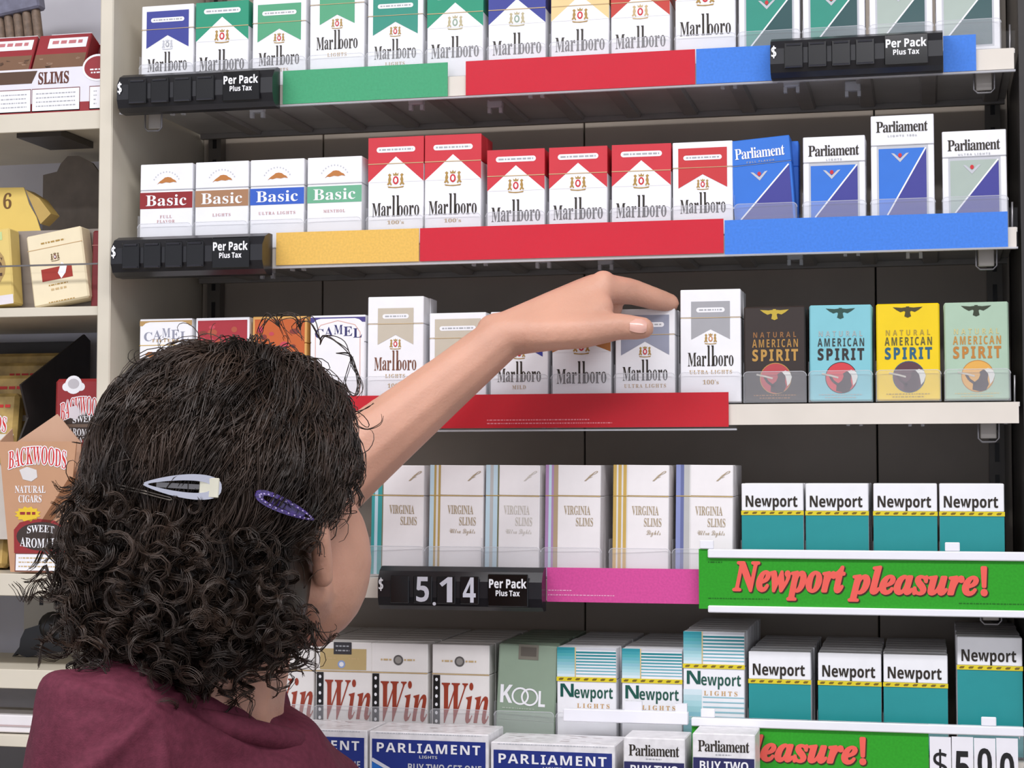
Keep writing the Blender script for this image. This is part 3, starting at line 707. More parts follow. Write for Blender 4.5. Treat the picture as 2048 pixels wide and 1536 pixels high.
# ------------------------------------------------------------------ promotional cartons on the bottom ledge
t = thing('display_ledge', 'low ledge under the blue promotional cartons', 'shelf', (0, 0, 1.138))
m = MB(); m.box(XL + .004, XR - .003, -.085, .19, 0, .004, BEIGE); m.link('deck', t)
m = MB(); m.box(XL + .004, XR - .003, -.088, -.085, -.02, .004, BEIGE); m.link('front_edge', t)
m = MB(); m.box(XL + .004, XR - .003, -.08, -.004, -1.137, -.0205, paint((150, 142, 132))); m.link('support', t)
MARBLE = mat((236, 234, 236), rough=.35, noise=.07, scale=120., name='white_carton_top'); BLUE1 = paper((36, 52, 130)); BLUE2 = paper((40, 110, 196)); NAVY2 = paper((40, 40, 92))
def big_carton(x0, x1, zt, label):
    w = (x1 - x0) * 1000; h = (zt - 1.1425) * 1000
    t = thing('promotional_carton', label, 'carton', ((x0 + x1) / 2, -.0595, 1.1423), (0, 0, 0), 'blue promotional cartons')
    m = MB(); m.box(-w / 2000, w / 2000, 0, .0555, 0, h / 1000, MARBLE, .0008); m.link('box', t)
    F = Face(w, h)
    F.rect('front_panel', 2.5, w - 2.5, 6.5, h, BLUE1, 1); F.poly('front_panel', [(2.5, 26), (48, 50), (48, h), (2.5, h)], BLUE2, 2)
    F.line('front_panel', [(2.5, 24), (60, 54)], 3.0, paper((214, 216, 226)), 3)
    F.text('lettering', 'PARLIAMENT', 'sans', 7, w - 7, 9.5, 17.5, WHITE, 4, space=1.1); F.text('lettering', 'LIGHTS', 'sans', w / 2 - 8, w / 2 + 8, 19.5, 22, SILVER, 4)
    F.text('lettering', 'BUY TWO GET ONE', 'sans', w * .33, w - 6, 26.5, 33, SILVER, 4); F.text('lettering', 'FREE', 'sans', w * .63, w - 6, 35.5, 46, WHITE, 4)
    for i in range(7): F.smallprint('lid_print', 6, w - 6, 1 + 0 * i, .8, SILVER, 1, i) if i == 0 else None
    F.link(t, -.0001)
    mt = MB(); rr = random.Random(int(x0 * -1000))
    for i in range(26):
        a = rr.uniform(-w / 2000 + .004, w / 2000 - .014); b = rr.uniform(.004, .05); mt.poly([(a, b, 0), (a + rr.uniform(.004, .01), b, 0), (a + rr.uniform(.004, .01), b + .001, 0), (a, b + .001, 0)], paper((206, 190, 190)))
    mt.link('top_print', t, (0, 0, h / 1000 + .00015))
big_carton(-.5795, -.4755, 1.2275, 'blue promotional carton half hidden by the maroon shoulder')
big_carton(-.4735, -.3675, 1.2272, 'blue promotional carton in the middle of the bottom row')
big_carton(-.3655, -.2585, 1.2215, 'blue promotional carton next to the two small white packs')
def small_promo(x, zt, label, dz=0):
    h = (zt - 1.1425) * 1000
    t = thing('promotional_pack', label, 'cigarette pack', (x, -.0595 - dz, 1.1423), (0, 0, 0), 'white-topped buy two promotional packs')
    m = MB(); m.box(-.0258, .0258, 0, .044, 0, h / 1000, MARBLE, .0008); m.link('carton', t)
    m = MB(); m.box(-.0262, -.0259, .001, .043, 0, h / 1000 - .025, NAVY2); m.link('side_print', t)
    F = Face(51.6, h); F.rect('front_panel', .5, 51, 20, h, NAVY2, 1)
    F.text('lettering', 'Parliament', 'serif', 4.5, 47, 5.5, 15, INK, 2, space=.92); F.smallprint('lettering', 19, 32, 16.8, .9, GREY, 2)
    F.text('lettering', 'BUY TWO', 'sans', 6, 46, 22.5, 30, WHITE, 2); F.text('lettering', 'GET ONE', 'sans', 6, 46, 32, 39, WHITE, 2); F.rect('seam_line', 0, 51.6, 19.4, 19.8, SILVER, 2)
    F.link(t, -.0001)
small_promo(-.2255, 1.2290, 'small white-topped promotional pack next to the large blue cartons')
small_promo(-.1675, 1.2345, 'small white-topped promotional pack overlapping the lower green sign')

# ------------------------------------------------------------------ neighbouring cigar rack on the left
LX0, LX1 = -1.20, XL - .0142
GB = paint((214, 213, 222), .5)
rack = thing('side_rack', 'grey backed cigar rack at the left edge', 'rack', (0, 0, 0))
m = MB(); m.box(LX0, LX1, .235, .25, 0, 2.3, GB); m.link('back_panel', rack)
m = MB(); m.box(LX0 - .015, LX0 - .0005, -.005, .25, 0, 2.3, BEIGE); m.link('side_panel', rack)
m = MB(); m.box(LX0, LX1, .226, .2345, 1.715, 1.729, paint((150, 150, 160))); m.link('rear_rail', rack)
m = MB(); m.box(LX0, LX1, .02, .234, 0.0, 1.10, paint((186, 178, 164))); m.link('base', rack)
for x in (-.885,):
    m = MB(); m.box(x + .01, x + .058, .05, .12, 1.7805, 1.7870, mat((70, 66, 64), rough=.4)); m.link('mount_plate', rack)
m = MB(); m.box(-.935, LX1 - .0005, .19, .2345, 1.245, 1.3325, paint((206, 200, 188)))
for i, (x, z) in enumerate([(-.917, 1.318), (-.899, 1.318)]): m.box(x, x + .004, .1893, .1902, z - .008, z + .005, BLACK)
m.link('slotted_standard', rack)
LS = [(1.7925, .017, .23, 'beige shelf under the white and red cigar tray'), (1.606, .008, .23, 'thin shelf under the cream and yellow tins'), (1.3535, .020, .23, 'beige shelf under the cigar pouches'), (1.2635, .017, .15, 'empty beige shelf below the cigar pouches'), (1.2020, .010, .19, 'lowest shelf at the bottom left corner')]
for z, th, dp, lab in LS:
    t = thing('rack_shelf', lab, 'shelf', (0, 0, z), (0, 0, 0), 'shelves of the cigar rack')
    m = MB(); m.box(LX0 + .001, LX1 - .001, .003, dp, -.005, 0, BEIGE); m.link('deck', t)
    m = MB(); m.box(LX0 + .001, LX1 - .001, 0, .003, -th, .0008, BEIGE, .0005); m.link('front_edge', t)

# top: white and red tray of slim cigars
MAR = paper((150, 46, 52)); BRN = paper((124, 92, 70)); BRND = paper((88, 64, 48)); CARDW = paper((230, 228, 236))
z = 1.7935
t = thing('cigar_tray', 'white and red printed tray of slim cigars', 'display tray', (-.880, .006, z))
W, H = 232., 44.; x1 = 115.
m = MB(); m.box(-.116, .116, 0, .0015, 0, H / 1000, CARDW); m.box(-.116, .116, 0.0016, .10, 0, .0015, CARDW); m.link('tray', t)
F = Face(W, H); R = W
F.rect('front_print', 0, R, 34, H, MAR, 1); F.poly('front_print', [(0, 2), (166, 2), (160, 14), (0, 14)], BRND, 1)
F.text('lettering', 'SLIMS', 'serif', R - 65, R - 33, 3.5, 15.5, paper((96, 50, 36)), 2, off=.01)
for a, b in ((R - 108, R - 73), (R - 71, R - 22), (R - 11, R)):
    F.rect('warning_label', a - .6, b + .6, 19.5, 42, paper((120, 60, 56)), 1); F.rect('warning_label', a, b, 20.3, 41, WHITE, 2)
    for j in range(4): F.smallprint('warning_label', a + 4, b - 4, 24 + 4 * j, 1.1, GREY, 3, j)
F.ell('round_seal', R - 3, 2, 16, 13, WHITE, 2, 30); F.ell('round_seal', R - 3, 2, 14, 11, MAR, 3, 30); F.smallprint('round_seal', R - 11, R, 3, 1.4, WHITE, 4); F.smallprint('round_seal', R - 10, R, 6, 1.4, WHITE, 4)
F.link(t, -.0001)
def cigar_box(x, y, z, label, rx=-.5, w=56, rz=0, red=False):
    t = thing('cigar_pack', label, 'cigar pack', (x, y, z), (rx, 0, rz), 'brown and red packs in the cigar tray')
    m = MB(); m.box(-w / 2000, w / 2000, 0, .021, 0, .085, MAR, .001); m.link('carton', t)
    F = Face(w, 85); F.rect('front_print', 1, w - 1, 24, 84, BRN, 1); F.rect('white_label', 4 if red else 12, w - 3, 5, 17, WHITE, 1); F.smallprint('white_label', 16, w - 8, 8, 4, paper((196, 120, 124)), 2)
    rr = random.Random(int(x * -999))
    for i in range(40): u = rr.uniform(3, w - 8); T = rr.uniform(27, 80); F.poly('front_print', [(u, T), (u + rr.uniform(3, 7), T + rr.uniform(-1, 1)), (u + rr.uniform(3, 6), T + 1.6), (u + 1, T + 1.8)], paper((154, 124, 102)) if i % 2 else BRND, 2)
    F.link(t, -.0001)
    m = MB(); m.box(-w / 2000 + .012, w / 2000 - .001, .001, .019, 0, .0006, WHITE)
    for i in range(5): m.box(-w / 2000 + .018 + i * .006, -w / 2000 + .022 + i * .006, .007, .012, .0006, .001, MAR)
    m.link('top_label', t, (0, 0, .0852))
cigar_box(-.8235, .016, z + .0105, 'brown cigar pack with white top label, front of the tray', -.42)
cigar_box(-.8815, .016, z + .0105, 'brown cigar pack at the left frame edge, front of the tray', -.42)
cigar_box(-.780, .036, z + .0105, 'brown cigar pack beside the upright, set back in the tray', -.42, w=30)
cigar_box(-.8235, .062, z + .0105, 'red cigar pack in the second row of the tray', -.42)
cigar_box(-.779, .075, z + .0105, 'red cigar pack in the second row, beside the upright', -.42, w=28)
t = thing('cigar_bundle', 'upright bundle of brown cigars in the top left corner', 'cigar bundle', (-.925, .135, z), (-.03, -.15, 0))
for i in range(9):
    m = MB(); m.smooth = True; a = -.042 + i * .0105; m.tube([(a, 0, .001), (a, 0, .03), (a, 0, .13), (a, 0, .145)], [.0044, .005, .005, .0035], mat((128, 108, 92), rough=.6, noise=.15, scale=200.), 10); m.link('cigar', t)
m = MB(); m.box(-.05, .05, -.008, .008, .134, .19, mat((120, 120, 140), rough=.25, noise=.15, scale=90.), .002); m.link('wrapper_band', t)

# second: cream tin, yellow tin, maroon tin and yellow standing card
z = 1.607
def tin(x, w, h, y, label, base, ry=0.0, deco=None):
    t = thing('tobacco_tin', label, 'tobacco tin', (x, y, z + .0006 + abs(math.sin(ry)) * w / 2000), (-.04, ry, 0), 'tins on the cigar rack')
    m = MB(); m.box(-w / 2000, w / 2000, 0, .02, 0, h / 1000, base, .0015); m.link('case', t)
    F = Face(w, h); deco(F); F.link(t, -.0001)
CR = paper((238, 224, 190)); YT = paper((226, 200, 120))
def d_cream(F):
    w, h = F.w, F.h
    F.rect('seam_line', 0, w, 14.5, 15.1, paper((196, 160, 110)), 1); F.smallprint('lettering', 15, 40, 9, 1.6, GOLD, 1)
    crest(F, w / 2 - 1, 25, .8, paper((120, 96, 60)), paper((120, 40, 40)))
    F.rect('red_band', 12, w - 14, 35, 47, paper((160, 52, 40)), 1); F.poly('torn_label', [(29, 41), (34, 31), (39, 36), (37, 42), (32, 47)], WHITE, 2)
    F.smallprint('lettering', 18, 38, 51, 1.2, GOLD, 1); F.smallprint('lettering', 20, 36, 55, 2, TAN, 1); F.smallprint('lettering', 16, 44, 67.5, 1, GOLD, 1)
def d_yellow(F):
    w, h = F.w, F.h
    F.pill('oval_panel', 2, w - 6, 14, 58, paper((176, 146, 92)), 1); F.rect('hologram', w - 24, w - 8, 3, 11, paper((196, 214, 150)), 1)
    F.text('lettering', 'WS', 'serifi', w - 26, w - 9, 28, 38, BRND, 2); F.smallprint('lettering', w - 30, w - 10, 43, 3, BRND, 2); F.rect('white_foot', 0, w, 65, h, paper((226, 220, 224)), 1)
def d_mar(F): F.rect('seam_line', 0, F.w, 14, 14.6, paper((180, 120, 110)), 1)
tin(-.8050, 58, 70, .012, 'leaning cream tin with a red band', CR, -.16, d_cream)
tin(-.880, 50, 74, .012, 'yellow tin with brown oval panel at the left edge', YT, -.1, d_yellow)
tin(-.7700, 16, 74, .018, 'maroon tin squeezed against the beige upright', paper((122, 40, 44)), -.0, d_mar)
t = thing('tin_display_case', 'clear topped metal case around the cream and yellow tins', 'display case', (0, 0, z))
m = MB(); m.box(-.92, -.7605, .04, .16, .076, .0785, mat((206, 200, 196), rough=.3, noise=.08, scale=60.)); m.box(-.92, -.7605, .0365, .0395, 0.0002, .0785, mat((150, 140, 132), rough=.35)); m.link('case_frame', t)
m = MB(); m.tube([(-1.0, -.003, 0), (-.7605, -.003, 0)], .0009, STEEL, 6); tag(m.link('wire_rail', None, (0, 0, 1.6465)), 'thin wire rail across the cream and yellow tins', 'rail')
YC = paper((226, 196, 104))
t = thing('header_card', 'yellow header card standing above the tins', 'display card', (-.868, .06, 1.6857))
m = MB()
prof = [(-.05, 0), (.016, 0), (.010, .017), (.002, .030), (-.004, .047), (-.05, .048)]
m.prism(prof, 'y', 0, .0012, YC); m.link('front_card', t)
m = MB(); m.prism([(-.003, .045), (.014, .010), (.025, .020), (.012, .036)], 'y', .0014, .02, paper((190, 160, 90))); m.link('side_flap', t)
F = Face(20, 36); F.text('lettering', '6', 'serifi', 3, 12, 6, 22, paper((112, 80, 40)), 1)
for nm, mb in F.parts.items(): mb.link(nm, t, (-.019, -.0002, .012))
t = thing('shadow_sheet', 'dark brown sheet with rounded top standing in for a shadow behind the tins', 'display card', (-.875, .17, z + .0002))  # cast shadow on the rack's back, made as a dark cut-out sheet
o = [(-.034, 0), (.112, 0), (.112, .150), (.032, .155), (.022, .168), (.006, .176), (-.006, .176), (-.014, .168), (-.018, .160), (-.034, .157)]
m = MB(); m.prism(o, 'y', 0, .004, mat((124, 114, 104), rough=.6, noise=.08)); m.link('card', t)

# third: cigar pouches
PR = paper((150, 44, 46)); PT = paper((196, 150, 116)); DKB = paper((60, 48, 42)); WOODRED = paper((206, 50, 44))
def outlined(F, part, t, st, u0, u1, T0, T1, arch, ly):
    F.fat(part + '_outline', t, st, u0 + .6, u1 - .6, T0 + .4, T1 - .4, WHITE, ly, .95, arch=arch); F.text(part, t, st, u0 + .6, u1 - .6, T0 + .4, T1 - .4, WOODRED, ly + 1, arch=arch)
z = 1.3545
def pouch_mesh(o, th, col): mm = MB(); mm.prism(o, 'y', 0, th, col); return mm
# front tan pouch box
t = thing('cigar_pouch_box', 'tan cigar display box with wide top and white warning label', 'display box', (-.8325, .008, z + .001), (-.03, 0, 0))
o = [(-.020, 0), (.034, 0), (.045, .124), (-.036, .124)]
pouch_mesh(o, .0015, PT).link('front_panel', t)
m = MB(); m.prism([(.002, .124), (.026, .138), (.028, .130), (.028, 0), (.002, 0)], 'x', -.0212, -.0202, paper((206, 168, 140)))
m.v = [(x + (zz / .124) * -.016 if zz <= .124 else x - .016, y, zz) for x, y, zz in m.v]; m.link('side_panel', t)
m = MB(); m.prism([(-.020, 0), (.034, 0), (.036, .124), (.010, .152), (-.034, .124)], 'y', .0275, .029, paper((206, 166, 138))); m.link('rear_panel', t)
F = Face(80, 124)
outlined(F, 'lettering', 'BACKWOODS', 'serif', 10, 71, 4, 22, 5, 3)
F.poly('smoke_patch', [(22, 27), (30, 24), (40, 27), (41, 34), (35, 38), (26, 36)], paper((220, 216, 214)), 2)
F.text('lettering_white', 'NATURAL', 'serif', 18, 50, 42, 49, WHITE, 3); F.text('lettering_white', 'CIGARS', 'serif', 22, 46, 51, 58, WHITE, 3)
st = []
for i in range(24): a = 2 * PI * i / 24; rr = 1 if i % 2 else .78; st.append((32 + 14 * rr * math.cos(a), 69 + 7.5 * rr * math.sin(a)))
F.poly('starburst', st, paper((232, 196, 50)), 2); F.smallprint('starburst', 24, 40, 67, 2.6, PR, 3)
F.poly('cigar_picture', [(46, 76), (74, 34), (80, 34), (80, 44), (54, 80)], paper((134, 88, 54)), 2)
F.poly('oval_panel', [(19, 106), (18, 84), (24, 77), (40, 73), (60, 75), (74, 84), (74, 106)], PR, 2); F.ell('oval_panel', 47, 90, 26, 13.5, DKB, 3, 28)
F.text('oval_lettering', 'SWEET', 'serif', 32, 60, 79, 86, WHITE, 4, arch=1.5); F.text('oval_lettering', 'AROMATIC', 'serif', 25, 70, 92, 101, WHITE, 4, arch=-1.5)
F.rect('warning_label', 20, 74, 106, 123.5, paper((120, 70, 60)), 2); F.rect('warning_label', 21, 73, 107, 122.5, WHITE, 3)
for j in range(3): F.smallprint('warning_label', 24, 70, 110 + 4 * j, 1.2, TAN, 4, j)
for nm, mb in F.parts.items(): mb.link(nm, t, (.0045, -.0001, 0))
# red pouch behind
t = thing('cigar_pouch', 'dark red cigar pouch standing behind the tan display box', 'cigar pouch', (-.7982, .045, z + .0008), (-.02, -.0, 0))
mm = MB(); mm.box(-.0315, .0315, 0, .030, 0, .186, PR, .003); mm.link('pouch', t)
F = Face(55, 186)
F.pill('white_sticker', 4, 28, 4, 12, WHITE, 1); F.ell('white_sticker', 16, 6, 9, 9, WHITE, 2, 20); F.ell('white_sticker', 16, 5, 6, 5, paper((196, 192, 196)), 3, 16)
outlined(F, 'lettering', 'BACKWOODS', 'serif', 2.5, 51.5, 17, 36, 7, 4)
F.poly('smoke_patch', [(12, 28), (20, 26), (24, 34), (20, 40), (12, 38)], paper((222, 214, 218)), 6)
F.ell('oval_panel', 28, 46, 23, 14, paper((96, 74, 62)), 1, 28); F.ell('oval_panel', 28, 46, 21.5, 12.5, DKB, 2, 28)
F.text('oval_lettering', 'SWEET', 'serif', 16, 42, 36.5, 42.5, WHITE, 3, arch=1); F.rect('oval_panel', 9, 47, 44.4, 47.4, paper((110, 90, 76)), 3); F.text('oval_lettering', 'AROMATIC', 'serif', 12, 46, 49, 56, WHITE, 3, arch=-1.5)
F.text('lettering_white', 'ALL NATURAL', 'serif', 4, 48, 57, 62, WHITE, 3, arch=-6)
F.link(t, -.0001)
# left: dark box with yellow pouches
t = thing('pouch_display_box', 'dark slanted display box holding yellowish pouches', 'display box', (-.931, .06, z))
DK = mat((48, 42, 40), rough=.5, noise=.1)
m = MB(); m.prism([(.012, 0), (.15, 0), (.15, .236), (.136, .242), (.0, .182), (.016, .150), (-.006, .120)], 'x', .057, .059, DK)
m.link('side_panel', t)
m = MB(); m.box(-.10, .056, .15, .153, 0, .236, DK); m.link('rear_panel', t)
m = MB(); m.prism([(-.10, .03), (.05, .03), (.05, .085), (.036, .11), (-.10, .11)], 'y', -.004, -.0025, paper((214, 206, 196))); m.link('front_panel', t)
for k, (y, zz, lab) in enumerate([(.0, .115, 'yellow-brown cigar pouch at the front of the dark display box'), (.028, .135, 'yellow-brown cigar pouch second in the dark display box'), (.056, .150, 'yellow-brown cigar pouch third in the dark display box'), (.084, .162, 'yellow-brown cigar pouch at the back of the dark display box')]):
    tt = thing('cigar_pouch', lab, 'cigar pouch', (-.931, .064 + y, z + .002), (-.13, 0, 0), 'pouches in the dark display box')
    hh = (zz + .06) * 1000
    mm = MB(); mm.box(-.06, .042, 0, .016, 0, hh / 1000, mat((196, 164, 96), rough=.35, noise=.25, scale=45.), .004); mm.link('pouch', tt)
    F = Face(102, hh); outlined(F, 'lettering', 'BACKWOODS', 'serif', 30, 92, 20, 36, 5, 2); F.smallprint('lettering', 60, 95, 12, 3, WOODRED, 3, k); F.rect('white_band', 2, 100, 42, 48, paper((226, 222, 214)), 1)
    for nm, mb in F.parts.items(): mb.link(nm, tt, (-.009, -.0001, 0))

# lower left: black clamp, white carton
t = thing('black_clamp', 'small black plastic clamp on the empty beige shelf', 'clamp', (-.872, .118, 1.2638))
m = MB(); m.smooth = True
for (cx, cz, r) in [(.008, .03, .016), (.018, .022, .013)]:
    rings = []
    for i in range(9):
        a = -PI / 2 + PI * i / 8; rings.append([(cx + r * math.cos(a) * math.cos(b) * 1.05, .6 * r * math.cos(a) * math.sin(b), cz + r * math.sin(a)) for b in [2 * PI * k / 12 for k in range(12)]])
    v = [p for q in rings for p in q]; f = [(i * 12 + k, i * 12 + (k + 1) % 12, (i + 1) * 12 + (k + 1) % 12, (i + 1) * 12 + k) for i in range(8) for k in range(12)]
    m.add(v, f, BLACKP)
m.link('grip', t)
m = MB(); m.prism([(-.034, .0), (-.028, .003), (-.018, .0), (.022, .006), (.03, .018), (.0, .034), (-.02, .028), (-.025, .018), (-.026, .01)], 'y', -.006, .006, BLACKP); m.link('jaw', t)
m = MB(); m.box(-.95, -.79, .012, .05, 0, .0165, paper((232, 228, 230)), .001); m.box(-.95, -.79, .0112, .0118, .006, .0075, paper((190, 170, 170)))
tag(m.link('flat_carton', None, (0, 0, 1.2032)), 'flat white carton on the lowest rack shelf', 'carton')
m = MB(); m.prism([(-.03, 0), (.028, 0), (.024, .024), (.006, .032), (-.03, .028)], 'y', 0, .03, paper((222, 222, 228)))
m.v = [(x, y, zz) for x, y, zz in m.v]
tag(m.link('white_packet', None, (-.868, -.055, 1.1545)), 'white packet poking into the bottom left corner', 'packet')
m = MB(); m.box(-1.15, LX1 - .001, -.09, -.001, 1.149, 1.154, BEIGE); m.box(-1.15, LX1 - .001, -.085, -.005, 0.0, 1.149, paint((170, 162, 150)))
tag(m.link('counter_ledge'), 'beige ledge below the cigar rack', 'shelf')

# ------------------------------------------------------------------ the customer
def V(*a): return Vector(a)
def rounded(bm, p0, r0, p1, r1):
    tmp = bmesh.new()
    for p, r in ((p0, r0), (p1, r1)): bmesh.ops.create_icosphere(tmp, subdivisions=2, radius=r, matrix=Matrix.Translation(p))
    g = bmesh.ops.convex_hull(tmp, input=tmp.verts[:])
    bmesh.ops.delete(tmp, geom=[e for e in g['geom_interior'] if isinstance(e, bmesh.types.BMVert)], context='VERTS')
    me = bpy.data.meshes.new('tmp'); tmp.to_mesh(me); tmp.free(); bm.from_mesh(me); bpy.data.meshes.remove(me)
def blob(bm, c, radii, rot=None):
    M = Matrix.Translation(c) @ (rot or Matrix.Identity(4)) @ Matrix.Diagonal((*radii, 1))
    bmesh.ops.create_icosphere(bm, subdivisions=3, radius=1.0, matrix=M)
def hull(bm, sph):
    tmp = bmesh.new()
    for p, r in sph: bmesh.ops.create_icosphere(tmp, subdivisions=2, radius=r, matrix=Matrix.Translation(p))
    g = bmesh.ops.convex_hull(tmp, input=tmp.verts[:])
    bmesh.ops.delete(tmp, geom=[e for e in g['geom_interior'] if isinstance(e, bmesh.types.BMVert)], context='VERTS')
    me = bpy.data.meshes.new('tmp'); tmp.to_mesh(me); tmp.free(); bm.from_mesh(me); bpy.data.meshes.remove(me)
def fuse(bm, name, voxel, smooth, material, parent, post=None, factor=.5):
    me = bpy.data.meshes.new(name); bm.to_mesh(me); bm.free()
    o = bpy.data.objects.new(name, me); COL.objects.link(o)
    r = o.modifiers.new('fuse', 'REMESH'); r.mode = 'VOXEL'; r.voxel_size = voxel
    s = o.modifiers.new('soften', 'SMOOTH'); s.factor = factor; s.iterations = smooth
    dg = bpy.context.evaluated_depsgraph_get(); dg.update()
    m2 = bpy.data.meshes.new_from_object(o.evaluated_get(dg)); m2.name = name
    o.modifiers.clear(); o.data = m2; bpy.data.meshes.remove(me)
    if post: post(m2)
    m2.materials.clear(); m2.materials.append(material)
    m2.polygons.foreach_set('use_smooth', [True] * len(m2.polygons)); m2.update()
    if parent: o.parent = parent
    return o
SKIN = mat((212, 160, 136), rough=.5, noise=.045, scale=22., bump=.3, bscale=420., sss=.12, name='skin')
person = thing('person', 'customer with dark curly hair and maroon shirt reaching up to the packs', 'person')
HC = V(-.4585, -.4, 1.4346); A17 = math.radians(17)
HR = V(math.cos(A17), -math.sin(A17), 0); HF = V(math.sin(A17), math.cos(A17), 0); HU = V(0, 0, 1)
HM = Matrix(((HR.x, HF.x, 0, 0), (HR.y, HF.y, 0, 0), (0, 0, 1, 0), (0, 0, 0, 1)))
def hp(r, f, u): return HC + HR * r + HF * f + HU * u
neck_base = V(-.477, -.42, 1.292); Lsh = V(-.507, -.492, 1.276); Rsh = V(-.530, -.275, 1.206)
elbow = V(-.5475, -.12, 1.3985); wrist = V(-.3518, -.065, 1.5675)
bm = bmesh.new()
# head
blob(bm, hp(0, -.012, .012), (.069, .086, .078), HM); blob(bm, hp(0, .030, -.030), (.060, .058, .080), HM); blob(bm, hp(0, .062, -.088), (.027, .026, .022), HM)
for s in (-1, 1):
    blob(bm, hp(s * .030, .045, -.046), (.038, .042, .056), HM)          # cheeks
    rounded(bm, hp(s * .052, .005, -.062), .018, hp(s * .022, .060, -.092), .016)   # jaw
    hull(bm, [(hp(s * .071, -.008, -.012), .006), (hp(s * .080, -.020, -.006), .006), (hp(s * .083, -.022, -.026), .006), (hp(s * .074, -.006, -.054), .007)])  # ears
    blob(bm, hp(s * .030, .070, .012), (.020, .012, .009), HM)            # brow
rounded(bm, hp(0, .082, .002), .008, hp(0, .104, -.030), .011); blob(bm, hp(0, .086, -.058), (.022, .012, .006), HM); blob(bm, hp(0, .085, -.066), (.020, .012, .007), HM)
# neck, torso core
rounded(bm, hp(0, -.018, -.055), .050, neck_base, .055); blob(bm, V(-.49, -.40, 1.13), (.13, .12, .15)); rounded(bm, neck_base, .054, V(-.50, -.40, 1.18), .09)
rounded(bm, V(-.49, -.40, 1.15), .11, V(-.49, -.41, .98), .115)
# right arm
rounded(bm, Rsh, .048, V(-.497, -.30, 1.2), .05); rounded(bm, Rsh, .046, elbow, .036)
ch = [(elbow, .035), (V(-.4959, -.115, 1.4399), .036), (V(-.4523, -.10, 1.4788), .031), (V(-.3964, -.08, 1.5278), .0245), (wrist, .0205)]
for (a, ra), (b, rb) in zip(ch[:-1], ch[1:]): rounded(bm, a, ra, b, rb)
# right hand
K2, K3, K4, K5 = V(-.2726, -.034, 1.6092), V(-.2829, -.014, 1.6115), V(-.2928, -.004, 1.6072), V(-.3034, .0, 1.5995)
hull(bm, [(wrist, .0200), (K2, .0135), (K3, .0125)]); hull(bm, [(wrist, .019), (K3, .0125), (K4, .0115), (K5, .0105)])
hull(bm, [(V(-.345, -.064, 1.5690), .0195), (V(-.3000, -.046, 1.5790), .019), (V(-.2830, -.030, 1.5900), .0165)])
hull(bm, [(wrist, .0195), (V(-.322, -.070, 1.5690), .0165), (V(-.288, -.064, 1.5710), .0140), (K2 + V(-.006, -.003, -.004), .0115), (V(-.270, -.050, 1.5900), .0105)])
def digit(pts, rs):
    for a, b, ra, rb in zip(pts[:-1], pts[1:], rs[:-1], rs[1:]): rounded(bm, V(*a), ra, V(*b), rb)
blob(bm, V(-.3560, -.066, 1.5745), (.020, .014, .0125)); blob(bm, K2 + V(.001, -.001, .005), (.0105, .0105, .0105))
digit([K2, (-.2517, -.010, 1.6080), (-.2329, .006, 1.6025), (-.2212, .0175, 1.5997)], [.0135, .0118, .0104, .0086])
digit([K3, (-.2698, -.006, 1.5940), (-.280, -.016, 1.5800), (-.292, -.028, 1.5790)], [.012, .0105, .0095, .008])
digit([K4, (-.2808, .0, 1.5905), (-.2881, -.008, 1.5800), (-.2992, -.020, 1.5780)], [.0115, .010, .009, .008])
digit([K5, (-.292, .0, 1.5875), (-.2974, -.006, 1.5790), (-.3063, -.018, 1.5765)], [.0105, .009, .008, .007])
digit([(-.322, -.072, 1.5680), (-.283, -.066, 1.5695), (-.2545, -.058, 1.5735), (-.2345, -.053, 1.5722)], [.0165, .0150, .0118, .0098])
# left arm and hand, hanging in front of the body out of view
le = V(-.515, -.50, 1.02); lw = V(-.545, -.33, .86)
rounded(bm, Lsh, .05, le, .038); rounded(bm, le, .037, lw, .022); hull(bm, [(lw, .02), (lw + V(.02, .02, -.08), .014), (lw + V(-.03, .03, -.08), .013)])
for i in range(4):
    b = lw + V(.022 - .018 * i, .02 + .003 * i, -.082); rounded(bm, b, .009, b + V(0, .02, -.03), .008); rounded(bm, b + V(0, .02, -.03), .008, b + V(0, .035, -.05), .007)
rounded(bm, lw + V(.015, .01, -.02), .012, lw + V(.05, .035, -.06), .009)
def body_post(me):
    n = len(me.vertices); co = np.empty(n * 3); me.vertices.foreach_get('co', co); co = co.reshape(-1, 3)
    # knuckle wrinkles and tendons on the back of the right hand: fine ridges along the normals
    no = np.empty(n * 3); me.vertices.foreach_get('normal', no); no = no.reshape(-1, 3)
    w = np.array(wrist)
    for K, k in ((K2, .0009), (K3, .0008), (K4, .0007)):
        d = np.array(K) - w; L = np.linalg.norm(d); d /= L
        rel = co - w; t = rel @ d; dist = np.linalg.norm(rel - np.outer(t, d) - np.outer(np.full(n, .012), [0, -.3, .95]), axis=1)
        m = np.exp(-(dist / .006) ** 2) * np.clip((t - .02) / .03, 0, 1) * np.clip((L + .005 - t) / .02, 0, 1)
        co += no * (m * k)[:, None]
    me.vertices.foreach_set('co', co.ravel())
body = fuse(bm, 'body', .0026, 4, SKIN, person, body_post)
